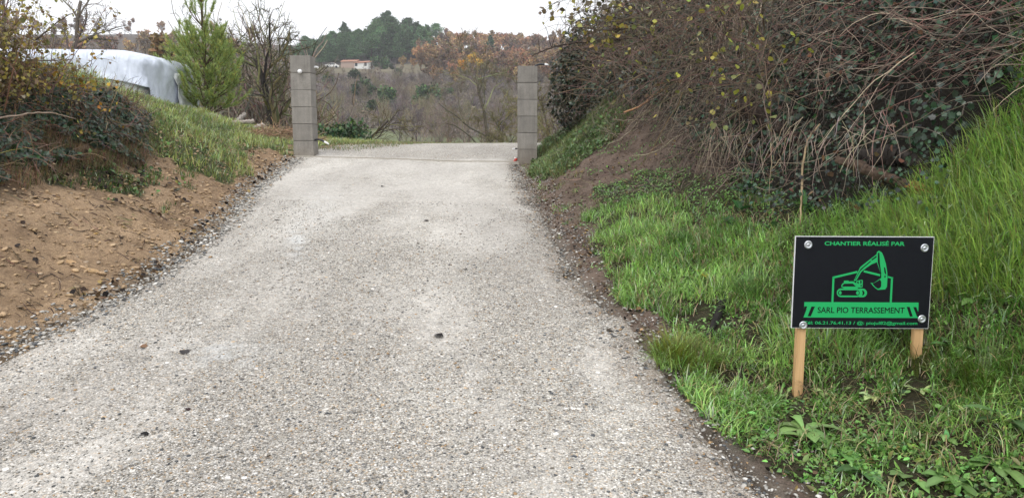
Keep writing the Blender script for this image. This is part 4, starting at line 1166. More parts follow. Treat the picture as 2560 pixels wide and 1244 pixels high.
grass_field('grass', 'small scattered grass tufts on the soil along the right edge', x, y, .06, .0045, [(.13, .22, .05), (.28, .36, .11)], .3, (.5, 1.7))
# ------------------------------------------------------------ bramble and ivy on the right bank
P_brush = [(1330, -900), (1430, -100), (1500, 60), (1565, 190), (1630, 240), (1700, 300), (1790, 380), (1900, 410), (2050, 430), (2200, 430), (2330, 430), (2430, 340), (2500, 280), (2900, 260), (3600, 200), (3600, -1500)]
x, y = sample(300000, .8, 6.6, 2.6, 13)
z = H(x, y); px, py = project(np.stack([x, y, z], -1))
w_ = (fbm(x * 3, y * 3, 201, 3) - .5) * 120
low_ = (px > 1880) & (py > 400) & (py < 545) & (px < 2420)
inb = (inpoly(px + w_, py + w_ * .6, P_brush) | low_) & (x - Rx(y) > .85) & (x - Rx(y) < 4.2)
nr = normal(x, y)
# sample by true surface area (steep parts get more), nearer parts finer
wt = 1 / nr[:, 2]; wt = wt / wt.max(); keep = inb & (rng.random(len(x)) < np.clip(wt * 1.5, 0, 1)) & (px < 3500) & (px > 1250)
x, y, z, px, py, nr = x[keep], y[keep], z[keep], px[keep], py[keep], nr[keep]
print('brush candidates', len(x))
perm = rng.permutation(len(x)); x, y, z, px, py, nr = x[perm], y[perm], z[perm], px[perm], py[perm], nr[perm]
out = norm(nr * np.array([1, 1, .6]) + np.array([-.35, -.25, .1]))
def brush(n0, n1, offlo, offhi, Lr, rr, mode, cols, pr, k=7, grav=.5, wig=.4):
    s = slice(n0, n1); n = len(x[s])
    o = rng.uniform(offlo, offhi, n)[:, None]
    st = np.stack([x[s], y[s], z[s]], -1) + out[s] * o
    d = rng.normal(size=(n, 3))
    N_ = nr[s]; zone = (px[s] > 1980) & (py[s] > 230)
    d = d - N_ * (d * N_).sum(1, keepdims=True) * .8
    u = np.clip((px[s] - 1900) / 300, 0, 1) * np.clip((420 - py[s]) / 200, 0, 1)      # far right: swept sideways, reddish
    hang = np.exp(-((px[s] - 1900) / 70) ** 2) * np.clip((220 - py[s]) / 120, 0, 1)
    sweep = norm(np.stack([np.full(n, .9), np.full(n, -.5), rng.normal(size=n) * .35 + .2], -1)) * np.where(rng.random(n) < .5, 1, -1)[:, None]
    d = norm(d) * (1 - .65 * u[:, None]) + sweep * u[:, None] * .55
    d = d * (1 - hang[:, None]) + np.array([.05, -.1, -1.]) * hang[:, None]
    d = norm(d)
    L = rng.uniform(*Lr, n)
    P = curves(st, d, L, k, grav, wig)
    # keep stems outside the bank
    zz = H(P[..., 0].ravel(), P[..., 1].ravel()).reshape(P.shape[:2]) + .01
    P[..., 2] = np.maximum(P[..., 2], zz)
    R = rng.uniform(*rr, n)[:, None] * np.linspace(1, .45, k)[None]
    c = np.asarray(cols)[rng.choice(len(cols), n, p=pr)]
    redm = (rng.random(n) < u * .28); c[redm] = np.array([.17, .095, .080])
    c = c * (1 + rng.normal(size=(n, 1)) * .25)
    kz = ~(zone & (rng.random(n) < .60)) & ~((px[s] > 1820) & (py[s] > 385) & (rng.random(n) < .8)) & ~((px[s] > 2080) & (px[s] < 2330) & (py[s] > 330) & (rng.random(n) < .8)) & ~((px[s] < 1750) & (rng.random(n) < .25)); P, R, c = P[kz], R[kz], c[kz]
    return P, R, np.clip(c, .01, .8)
thick = empty('bramble_thicket', (2.6, 5.5, 1.6), 'dense tangle of dead brown and reddish bramble stems hanging over the right bank', 'bramble')
O = np.array([2.6, 5.5, 1.6])
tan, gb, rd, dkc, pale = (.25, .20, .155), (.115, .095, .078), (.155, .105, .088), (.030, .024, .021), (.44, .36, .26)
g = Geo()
for a in [(0, 7000, .0, .18, (.2, .6), (.0022, .005), 0, [dkc, gb], [.6, .4]), (9000, 17500, .10, .38, (.18, .6), (.0015, .0032), 0, [tan, gb, rd, dkc], [.42, .30, .10, .18]),  # first layer lies deepest: shade inside the tangle painted into its stems
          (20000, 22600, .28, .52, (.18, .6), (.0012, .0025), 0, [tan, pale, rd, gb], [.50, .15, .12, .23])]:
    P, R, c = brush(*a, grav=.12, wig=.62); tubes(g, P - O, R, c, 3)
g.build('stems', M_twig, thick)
# longer canes that arch out
def trim(P, R, c):
    a_, b_ = project(P); bad = ((b_ > 470) | ((a_ > 2380) & (b_ > 260))).any(1); return P[~bad], R[~bad], c[~bad]
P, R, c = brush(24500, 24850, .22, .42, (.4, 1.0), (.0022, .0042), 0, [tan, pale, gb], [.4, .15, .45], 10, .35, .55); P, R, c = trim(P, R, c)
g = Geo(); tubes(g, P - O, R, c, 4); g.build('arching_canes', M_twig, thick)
P, R, c = brush(25000, 25060, .12, .36, (.7, 1.6), (.005, .010), 0, [dkc, gb, tan], [.55, .4, .05], 12, .2, .45); P, R, c = trim(P, R, c)
g = Geo(); tubes(g, P - O, R, c, 6); g.build('thick_stems', M_bark, thick)
# a fringe of straws hanging below the tangle
s = slice(26000, 60000)
fr = (py[s] > 330) & (py[s] < 410) & (px[s] > 1850) & (px[s] < 2350)
st = (np.stack([x[s], y[s], z[s]], -1) + out[s] * .40)[fr][:120]; n = len(st)
d = norm(rng.normal(size=(n, 3)) * .35 + np.array([-.25, -.1, -.8]))
P = curves(st, d, rng.uniform(.12, .38, n), 6, .8, .35)
g = Geo(); tubes(g, P - O, np.linspace(.0024, .001, 6)[None], jit(tan, n, .25) * 1.1, 3); g.build('hanging_straws', M_twig, thick)
# dead leaves caught in the stems
s = slice(60000, 60900); n = len(x[s]); ps = np.stack([x[s], y[s], z[s]], -1) + out[s] * rng.uniform(.1, .5, n)[:, None] - O
g = Geo(); stamp(g, LEAF6[0], LEAF6[1], rand_rot(n) * (.02 + rng.random(n) * .025)[:, None, None], ps, jit((.13, .075, .05), n, .35)); g.build('dead_leaves', M_dead, thick)

# torn stems and roots lying on the bare soil below the tangle
xb, yb_ = sample(9000, .3, 2.6, 5.6, 11.2); mkb = masks(xb, yb_); sb_ = xb - Rx(yb_); pb = fbm(xb * 3, yb_ * 3, 241, 3)
k1 = (sb_ > .35) & (sb_ < 1.9) & ~mkb['near'] & (rng.random(len(xb)) < np.clip((sb_ - .4) / 1.1, 0, 1) * .5) & (pb > .42); xb, yb_ = xb[k1], yb_[k1]; n = len(xb); nb_ = normal(xb, yb_)
P = curves(np.stack([xb, yb_, H(xb, yb_) + .01], -1) + nb_ * rng.uniform(0, .06, n)[:, None], norm(rng.normal(size=(n, 3)) + np.array([-.5, -.2, -.2])), rng.uniform(.06, .32, n), 6, .3, .45)
P[..., 2] = np.maximum(P[..., 2], H(P[..., 0].ravel(), P[..., 1].ravel()).reshape(P.shape[:2]) + .008)
g = Geo(); tubes(g, P, np.linspace(.003, .0013, 6)[None] * rng.uniform(.6, 1.3, (n, 1)), np.where(rng.random((n, 1)) < .5, jit(tan, n, .3), jit(gb, n, .4)), 3)
tag(g.build('root_debris', M_twig), 'torn stems and roots lying on the reddish soil bank', 'twigs', kind='stuff')

# ivy covering the soil beneath
s0 = 61000
n = 30000; s = slice(s0, s0 + n); n = len(x[s])
pat = fbm(x[s] * 2.2, y[s] * 2.2 + z[s], 211, 3); k1 = pat > np.where(px[s] > 1950, .22, .44)
iv = np.stack([x[s], y[s], z[s]], -1)[k1] + out[s][k1] * rng.uniform(.02, .25, k1.sum())[:, None]
n = len(iv); M = rand_rot(n, norm(out[s][k1] + np.array([-.1, -.4, .2])), .9) * (.018 + rng.random(n) * .026)[:, None, None] * np.where(py[s][k1] > 380, .68, 1.)[:, None, None]
g = Geo(); stamp(g, IVY[0], IVY[1], M, iv - O, jit((.022, .056, .024), n, .5))
o = g.build('ivy', M_ivy); o.location = O
tag(o, 'dark green ivy growing through the bramble on the right bank', 'ivy', kind='stuff')

# climbing shrub at the bank's top left with yellow leaves
cl = empty('yellow_leaved_climber', (1.9, 8.2, 2.6), 'climber with scattered yellow-green leaves and bare twigs at the top left of the right bank', 'climber')
O2 = np.array([1.9, 8.2, 2.6])
n = 700
pxs = rng.uniform(1440, 1960, n); pys = rng.uniform(-90, 250, n)
ok = (pys < 60 + (pxs - 1440) * .8); pxs, pys = pxs[ok], pys[ok]; n = len(pxs)
Yd = np.interp(pxs, [1400, 1560, 1700, 1950], [9.6, 8.2, 6.8, 5.4]) - rng.uniform(-.2, .5, n)
st = np.array([atY(a, b, c_) for a, b, c_ in zip(pxs, pys, Yd)])
d = norm(rng.normal(size=(n, 3)) * .6 + np.array([-.5, -.1, -.1]))
P = curves(st, d, rng.uniform(.25, .8, n), 7, .35, .5)
g = Geo(); tubes(g, P - O2, np.linspace(.0045, .0012, 7)[None] * rng.uniform(.5, 1.1, (n, 1)), jit((.12, .09, .065), n, .3), 3)
g.build('twigs', M_twig, cl)
idx = rng.choice(n, 330); t_ = rng.integers(1, 7, 330); lp = P[idx, t_] + rng.normal(size=(330, 3)) * .015
u = rand_rot(330, None) ; u[:, 2, 0] = -abs(u[:, 2, 0]); 
g = Geo(); stamp(g, LEAF6[0], LEAF6[1], u * (.028 + rng.random(330) * .026)[:, None, None], lp - O2, np.where(rng.random((330, 1)) < .5, jit((.36, .34, .06), 330, .25), jit((.17, .17, .05), 330, .25)))
g.build('leaves', M_leaf, cl)
# overhanging sprays against the sky
spr = empty('overhanging_spray', atY(1600, -40, 7.8), 'spray of twigs with small yellowish leaves hanging against the sky at the top', 'branch')
O3 = atY(1600, -40, 7.8); Pl = []
for pix in [[(1620, 30), (1560, 15), (1500, 22), (1440, 30), (1378, 42)], [(1600, -30), (1540, -20), (1470, -10), (1400, 8)], [(1640, 90), (1580, 70), (1520, 78), (1470, 70), (1420, 64), (1405, 45)],
            [(1640, 60), (1590, 50), (1540, 40), (1500, 60), (1490, 80)], [(1560, 15), (1540, 40), (1520, 60)], [(1470, -10), (1460, 20), (1450, 30)], [(1650, 30), (1600, 60), (1560, 95), (1500, 100)]]:
    q = np.array([atY(a, b, 7.8 - .1 * i) for i, (a, b) in enumerate(pix)]); t = np.linspace(0, len(q) - 1, 9)
    Pl.append(np.stack([np.interp(t, np.arange(len(q)), q[:, i]) for i in range(3)], -1) + rng.normal(size=(9, 3)) * .012)
Pl = np.array(Pl); g = Geo(); tubes(g, Pl - O3, np.linspace(.008, .002, 9)[None], (.08, .06, .045), 5)
sb = Pl[rng.integers(0, len(Pl), 90), rng.integers(1, 9, 90)]; P = curves(sb, norm(rng.normal(size=(90, 3)) + np.array([-.3, 0, -.3])), rng.uniform(.1, .35, 90), 9, .5, .5)
tubes(g, P - O3, np.linspace(.003, .001, 9)[None], (.09, .07, .05), 3); g.build('twigs', M_twig, spr)
lp = P[rng.integers(0, 90, 170), rng.integers(3, 9, 170)]
g = Geo(); stamp(g, LEAF6[0], LEAF6[1], rand_rot(170) * (.03 + rng.random(170) * .035)[:, None, None], lp - O3, np.where(rng.random((170, 1)) < .6, jit((.32, .29, .06), 170, .3), jit((.10, .075, .04), 170, .3)))
g.build('leaves', M_leaf, spr)
q = np.array([atY(a, b, yy) for a, b, yy in [(1330, 141, 8.2), (1350, 130, 8.2), (1379, 119, 8.3), (1423, 109, 8.4), (1475, 104, 8.5), (1540, 98, 8.6), (1620, 95, 8.5)]])
o = wood('bare_branch', 'dark bare branch reaching out left from the bank above the right pillar', 'branch', q, [.004, .008, .010, .012, .014], (.055, .042, .035), 6, .004)
P = curves(np.array([q[1], q[2], q[2], q[3], q[4], q[1]]) - q[0], norm(np.array([[-.3, 0, 1.], [-.5, 0, .8], [.4, 0, .9], [-.2, 0, -1], [.1, 0, 1], [.6, 0, .4]])), np.array([.14, .28, .3, .2, .35, .2]), 6, -.1, .4)
g = Geo(); tubes(g, P, np.linspace(.005, .0015, 6)[None], (.06, .045, .035), 4); g.build('side_twigs', M_twig, o)

# ivy-smothered stump behind the right pillar
O4 = np.array([1.15, 12.3, 1.6]); ib = empty('ivy_clad_stump', O4, 'dark ivy-covered mass of old stems rising behind the right gate pillar', 'ivy bush')
def blob_pts(n, cen, rad, flat_=1.0, shell=(.75, 1.05), r=rng):
    v = norm(r.normal(size=(n, 3))); rr_ = r.uniform(*shell, n)[:, None]
    lump = 1 + (fbm(v[:, 0] * 2.5 + cen[0], v[:, 1] * 2.5 + v[:, 2] * 2.1, 221, 3)[:, None] - .5) * .5
    return np.asarray(cen) + v * rr_ * lump * np.asarray(rad), v
cs = [((1.05, 12.3, 2.35), (.42, .5, .75)), ((1.35, 12.2, 2.9), (.55, .5, .6)), ((1.75, 11.8, 2.6), (.6, .6, .8)), ((1.5, 11.6, 2.1), (.5, .5, .45)), ((1.9, 10.9, 3.1), (.6, .7, .6))]
g = Geo(); gs = Geo()
core = Geo()
for cen, rad in cs:
    p, v = blob_pts(2600, cen, rad); n = len(p)
    c = np.where(rng.random((n, 1)) < .25, jit((.085, .07, .045), n, .3), jit((.028, .045, .026), n, .35))
    stamp(g, IVY[0], IVY[1], rand_rot(n, v, .9) * (.03 + rng.random(n) * .03)[:, None, None], p - O4, c)
    p, v = blob_pts(260, cen, rad, shell=(.9, 1.12)); n = len(p)
    P = curves(p, norm(rng.normal(size=(n, 3))), rng.uniform(.2, .6, n), 6, .5, .5)
    tubes(gs, P - O4, np.linspace(.005, .0015, 6)[None], jit((.15, .12, .09), n, .3), 3)
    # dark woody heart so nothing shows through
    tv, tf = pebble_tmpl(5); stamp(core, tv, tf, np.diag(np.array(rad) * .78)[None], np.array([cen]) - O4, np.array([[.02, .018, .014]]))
g.build('leaves', M_ivy, ib); gs.build('stems', M_twig, ib); core.build('old_wood', M_bark, ib)

# more loose ivy and twigs over the saddle between stump and bank
x3, y3 = sample(26000, .9, 3.2, 8.5, 13); z3 = H(x3, y3); px3, py3 = project(np.stack([x3, y3, z3], -1)); n3 = normal(x3, y3)
k1 = (x3 - Rx(y3) > 1.25) & (py3 < 260); x3, y3, z3, n3 = x3[k1], y3[k1], z3[k1], n3[k1]; n = len(x3)
iv = np.stack([x3, y3, z3], -1) + n3 * rng.uniform(.02, .35, n)[:, None]
g = Geo(); kk = slice(0, 7000); stamp(g, IVY[0], IVY[1], rand_rot(len(iv[kk]), n3[kk], 1.0) * .045, iv[kk] - O, jit((.03, .05, .028), len(iv[kk]), .35))
o = g.build('ivy', M_ivy); o.location = O; tag(o, 'ivy leaves over the top of the bank behind the right pillar', 'ivy', kind='stuff')
kk = slice(7000, 9600); n = len(iv[kk]); P = curves(iv[kk], norm(rng.normal(size=(n, 3)) + np.array([-.3, -.2, .2])), rng.uniform(.3, .9, n), 7, .35, .45)
g = Geo(); tubes(g, P - O, np.linspace(.004, .0015, 7)[None], jit((.16, .12, .09), n, .35), 3); g.build('upper_stems', M_twig, thick)

# ------------------------------------------------------------ left hedge: ivy face, straw, yellow-leaved bush
P_ivl = [(-400, 250), (60, 245), (150, 240), (240, 238), (330, 240), (358, 262), (352, 330), (300, 350), (240, 375), (205, 345), (100, 330), (0, 410), (-400, 430)]
x, y = sample(120000, -6.5, -3.2, 4.8, 9.0); z = H(x, y); px, py = project(np.stack([x, y, z], -1)); nr = normal(x, y)
w_ = (fbm(x * 4, y * 4, 231, 3) - .5) * 40
k1 = (inpoly(px + w_, py + w_, P_ivl) | (inpoly(px, py, [(-300, 380), (0, 300), (200, 330), (330, 335), (380, 370), (350, 410), (180, 400), (0, 460), (-300, 480)]) & (fbm(x * 5, y * 5 + z * 3, 235, 3) > .56))) & (y > 5.2) & (px > -300); xa, ya, za, na = x[k1], y[k1], z[k1], nr[k1]; n = min(16000, len(xa)); print('ivy left', len(xa))
O5 = np.array([-4.3, 7.5, 1.6]); ih = empty('ivy_hedge', O5, 'dark ivy-covered hedge bank end with tan dead stems on the left', 'hedge')
k9 = None; outl = norm(na * np.array([1, 1, .7]) + np.array([.2, -.3, .1]))
bul = (.03 + .10 * fbm(xa * 2.5, ya * 2.5, 233, 2))[:, None]
p = (np.stack([xa, ya, za], -1) + outl * bul * rng.uniform(.2, 1.3, (len(xa), 1)))[:n]
g = Geo(); stamp(g, IVY[0], IVY[1], rand_rot(n, outl[:n], .8) * (.018 + rng.random(n) * .026)[:, None, None], p - O5, jit((.022, .05, .022), n, .45)); g.build('leaves', M_ivy, ih)
n2 = 1500; p = (np.stack([xa, ya, za], -1) + outl * bul)[-n2:]
P = curves(p, norm(rng.normal(size=(len(p), 3)) + np.array([.1, -.2, -.1])), rng.uniform(.1, .35, len(p)), 7, .4, .45)
g = Geo(); tubes(g, P - O5, np.linspace(.004, .0012, 7)[None], jit((.19, .13, .09), len(p), .35), 3); g.build('stems', M_twig, ih)
# dead straw under the hedge
P_str = [(-300, 380), (0, 300), (200, 330), (330, 335), (380, 370), (360, 420), (200, 430), (60, 480), (-300, 520)]
k1 = inpoly(px + w_, py, P_str) & (fbm(x * 6, y * 6 + z * 4, 237, 3) > .40); xs, ys_, zs, ns = x[k1][:9000], y[k1][:9000], z[k1][:9000], nr[k1][:9000]
n = len(xs); g = Geo()
blades(g, np.stack([xs, ys_, zs], -1), rng.uniform(.06, .22, n), np.full(n, .004), np.arctan2(ns[:, 1], ns[:, 0]) + rng.normal(size=n) * 1.3, rng.uniform(.3, 2.0, n), np.where(rng.random((n, 1)) < .2, jit((.16, .20, .07), n, .3), jit((.25, .165, .10), n, .4)), 5)
tag(g.build('dead_grass', M_grass), 'brown dead grass hanging under the ivy hedge', 'grass', kind='stuff')
# the yellow-leaved bush
O6 = np.array([-4.40, 6.4, 1.5]); yb = empty('yellow_leaved_bush', O6, 'bush with yellow and olive autumn leaves at the left frame edge', 'bush')
n = 230
b0 = O6 + rng.normal(size=(n, 3)) * np.array([.13, .35, .12])
d = norm(rng.normal(size=(n, 3)) * np.array([.22, .4, .2]) + np.array([-.06, -.1, 1.]))
P = curves(b0, d, rng.uniform(.6, 1.6, n), 9, .25, .22)
g = Geo(); tubes(g, P - O6, np.linspace(.007, .0018, 9)[None] * rng.uniform(.5, 1.1, (n, 1)), jit((.15, .10, .07), n, .3), 4)
nn = 1500; i_ = rng.integers(0, n, nn); j_ = rng.integers(3, 9, nn)
P2 = curves(P[i_, j_], norm(rng.normal(size=(nn, 3)) + np.array([.0, 0, .2])), rng.uniform(.1, .35, nn), 6, .4, .5)
tubes(g, P2 - O6, np.linspace(.0028, .001, 6)[None], jit((.17, .115, .08), nn, .3), 3); g.build('stems', M_twig, yb)
nl = 12000; i_ = rng.integers(0, nn, nl); j_ = rng.integers(1, 6, nl); lp = P2[i_, j_] + rng.normal(size=(nl, 3)) * .02
yc = np.array([(.36, .30, .06), (.26, .23, .06), (.15, .16, .05), (.20, .13, .07), (.42, .31, .06), (.36, .31, .22)])[rng.choice(6, nl, p=(.26, .24, .16, .2, .08, .06))] * (1 + rng.normal(size=(nl, 1)) * .25)
low = np.clip((2.0 - lp[:, 2]) / .4, 0, 1)
g = Geo(); stamp(g, LEAF4[0], LEAF4[1], rand_rot(nl) * (.016 + rng.random(nl) * .028)[:, None, None], lp - O6, np.clip(yc, .01, .8)); g.build('leaves', M_leaf, yb)
# its low sprays spreading over the mound
O7 = np.array([-4.5, 7.6, 2.1]); ys2 = empty('yellow_leaved_spray', O7, 'low spray of orange-yellow leaves over the ivy hedge top', 'bush')
n = 170; b0 = np.array([atY(rng.uniform(-20, 220), rng.uniform(160, 290), 7.2) for _ in range(n)]); b0[:, 1] += rng.normal(size=n) * .1
P = curves(b0, norm(rng.normal(size=(n, 3)) + np.array([.3, -.2, .1])), rng.uniform(.2, .6, n), 7, .5, .5)
g = Geo(); tubes(g, P - O7, np.linspace(.004, .001, 7)[None], jit((.17, .12, .09), n, .3), 3); g.build('stems', M_twig, ys2)
nl = 950; lp = P[rng.integers(0, n, nl), rng.integers(1, 7, nl)] + rng.normal(size=(nl, 3)) * .02
g = Geo(); stamp(g, LEAF4[0], LEAF4[1], rand_rot(nl) * (.02 + rng.random(nl) * .026)[:, None, None], lp - O7, jit((.36, .24, .035), nl, .35)); g.build('leaves', M_leaf, ys2)
q = np.array([atY(a, b, yy) for a, b, yy in [(0, 295, 5.6), (60, 285, 5.7), (100, 280, 5.8), (150, 285, 5.9), (190, 298, 6.0)]])
wood('bare_branch', 'pale thin branch lying across the ivy at the left frame edge', 'branch', q, [.008, .007, .005, .003], (.28, .22, .17), 6, .003)
q = np.array([atY(a, b, yy) for a, b, yy in [(90, 100, 6.6), (130, 65, 6.7), (165, 42, 6.8), (190, 30, 6.9)]])
wood('bare_branch', 'dark twig slanting up to the sky from the yellow bush', 'branch', q, [.008, .006, .004, .002], (.09, .07, .055), 6, .003)
q = np.array([atY(a, b, yy) for a, b, yy in [(70, 150, 6.6), (120, 152, 6.6), (165, 150, 6.7), (183, 148, 6.8), (185, 132, 6.8), (172, 122, 6.9)]])
wood('bare_branch', 'thin bare twig curling in front of the pale tarpaulin', 'branch', q, [.006, .005, .003, .002], (.13, .10, .08), 6, .002)
# ------------------------------------------------------------ trees
def grow(r, base, d0, L0, r0, levels, k=7):
    """levels: list of (children, length ratio, angle, gravity, wiggle, tmin). returns list of (P,R) per level"""
    out = []
    P = curves(np.array([base]), norm(np.array([d0], float)), np.array([L0]), k, -.15, .22, r)
    R = r0 * np.linspace(1, .42, k)[None]
    out.append((P, R))
    for (nc, lr, ang, grav, wig, tmin) in levels:
        Pp, Rp = out[-1]; n = len(Pp)
        cnt = r.integers(max(1, int(nc * .7)), int(nc * 1.3) + 1, n)
        par = np.repeat(np.arange(n), cnt); m = len(par)
        t = r.uniform(tmin, 1.0, m) * (k - 1); i = np.minimum(t.astype(int), k - 2); f = (t - i)[:, None]
        st = Pp[par, i] * (1 - f) + Pp[par, i + 1] * f
        tan_ = norm(Pp[par, i + 1] - Pp[par, i])
        side = norm(np.cross(tan_, r.normal(size=(m, 3))))
        a = np.clip(r.normal(ang, .22, m), .2, 1.5)[:, None]
        d = tan_ * np.cos(a) + side * np.sin(a)
        Lp = np.linalg.norm(np.diff(Pp, axis=1), axis=2).sum(1)
        L = Lp[par] * lr * r.uniform(.55, 1.25, m) * (1.15 - .5 * t / (k - 1))
        rs = (Rp[par, i] * .62) * r.uniform(.6, 1, m)
        P = curves(st, norm(d), L, k, grav, wig, r)
        R = rs[:, None] * np.linspace(1, .35, k)[None]
        out.append((P, R))
    return out
def bare_tree(name, loc, d0, L0, r0, levels, label, cat='tree', seed=0, cb=(.07, .055, .045), ct=(.13, .105, .07), group=None, rmin=.004, lichen=None):
    r = np.random.default_rng(seed); br = grow(r, (0, 0, 0), d0, L0, r0, levels)
    root = empty(name, loc, label, cat, group)
    g = Geo(); P, R = br[0]; tubes(g, P, R, cb, 9); g.build('trunk', M_bark, root, True)
    g = Geo()
    for li, (P, R) in enumerate(br[1:]):
        c = np.asarray(cb) if li == 0 else np.asarray(ct)
        n = len(P); cc = jit(c, n, .2)
        if lichen is not None:
            k1 = r.random(n) < .45; cc[k1] = jit(lichen, k1.sum(), .2, r)
        tubes(g, P, np.maximum(R, rmin), cc, 5 if li == 0 else 3)
    g.build('branches', M_twig, root)
    return root
LV = [(7, .85, .75, -.1, .5, .25), (7, .6, .7, -.15, .6, .2), (6, .5, .7, -.1, .7, .2), (4, .5, .7, -.1, .6, .2)]
# the dark fruit tree behind the left pillar
z0 = -.2
bare_tree('bare_tree', (-6.6, 22.5, .75), (-.22, 0, 1), 3.3, .15, [(11, .78, .8, -.2, .6, .35), (7, .6, .7, -.1, .6, .2), (6, .5, .7, 0, .7, .2), (4, .5, .7, 0, .6, .2)],
          'dark bare tree with a twisted lichen-grey crown behind the left pillar', 'tree', 5, (.040, .034, .028), (.075, .062, .048), lichen=(.14, .14, .07), rmin=.006)
bare_tree('bare_tree', (-5.4, 23.2, .6), (.8, 0, .62), 2.4, .06, [(6, .8, .7, -.35, .5, .3), (6, .55, .7, -.2, .6, .2), (5, .5, .7, 0, .6, .2)],
          'low leaning bare tree spreading its limbs right of the left pillar', 'tree', 8, (.045, .038, .03), (.09, .075, .05), lichen=(.17, .16, .07), rmin=.006)
bare_tree('bare_tree', (-.45, 24.5, -.1), (-.22, 0, 1), 4.0, .075, [(15, .55, .85, -.05, .45, .1), (8, .5, .7, 0, .6, .2), (7, .5, .7, 0, .6, .2), (4, .5, .7, 0, .6, .2)],
          'slender lichen-covered bare tree leaning left beside the right pillar', 'tree', 12, (.085, .075, .055), (.15, .13, .085), lichen=(.18, .175, .10), rmin=.005)
bare_tree('bare_tree', (.1, 25.5, -.2), (-.10, 0, 1), 2.6, .055, [(13, .62, .8, -.05, .5, .12), (8, .5, .7, 0, .6, .2), (7, .5, .7, 0, .6, .2), (4, .5, .7, 0, .6, .2)],
          'yellow-lichened bare tree seen just left of the right pillar', 'tree', 14, (.08, .075, .05), (.15, .14, .07), lichen=(.20, .19, .09), rmin=.005)
bare_tree('bare_tree', (1.5, 22, .6), (-.2, 0, 1), 2.4, .05, [(12, .6, .8, -.05, .5, .15), (8, .5, .7, 0, .6, .2), (6, .5, .7, 0, .6, .2), (5, .5, .7, 0, .6, .2)],
          'thin tangled bare tree between the right pillar and the ivy stump', 'tree', 15, (.09, .08, .06), (.16, .14, .09), lichen=(.22, .21, .09), rmin=.006)
# trees beyond the tarpaulin
bare_tree('bare_tree', (-17.6, 30, 2.9), (.12, 0, 1), 4.2, .13, [(9, .6, .55, -.25, .4, .3), (6, .5, .6, -.2, .5, .2), (5, .5, .6, -.1, .5, .2)], 'tall bare tree with upswept limbs behind the left end of the tarpaulin', 'tree', 21, (.11, .095, .08), (.17, .14, .12), rmin=.009)
bare_tree('bare_tree', (-19.6, 31, 2.9), (-.05, 0, 1), 4.6, .12, [(9, .6, .5, -.25, .4, .3), (6, .5, .6, -.2, .5, .2), (5, .5, .6, -.1, .5, .2)], 'bare tree at the far left partly hidden by the yellow bush', 'tree', 22, (.12, .10, .085), (.18, .15, .125), rmin=.009)
bare_tree('bare_tree', (-14.4, 28, 2.6), (.1, 0, 1), 2.3, .045, [(3, 1.0, .4, -.2, .25, .3), (5, .5, .5, -.1, .4, .3), (4, .5, .6, -.1, .5, .2)], 'small forked bare sapling against the sky above the tarpaulin', 'tree', 24, (.11, .095, .08), (.15, .13, .11), rmin=.008)
bare_tree('bare_tree', (-20, 34, 3), (0, 0, 1), 3.2, .07, [(8, .6, .6, -.1, .4, .3), (6, .5, .6, -.1, .5, .2)], 'short bare tree low behind the tarpaulin on the left', 'tree', 25, (.12, .10, .09), (.18, .15, .13), rmin=.01)

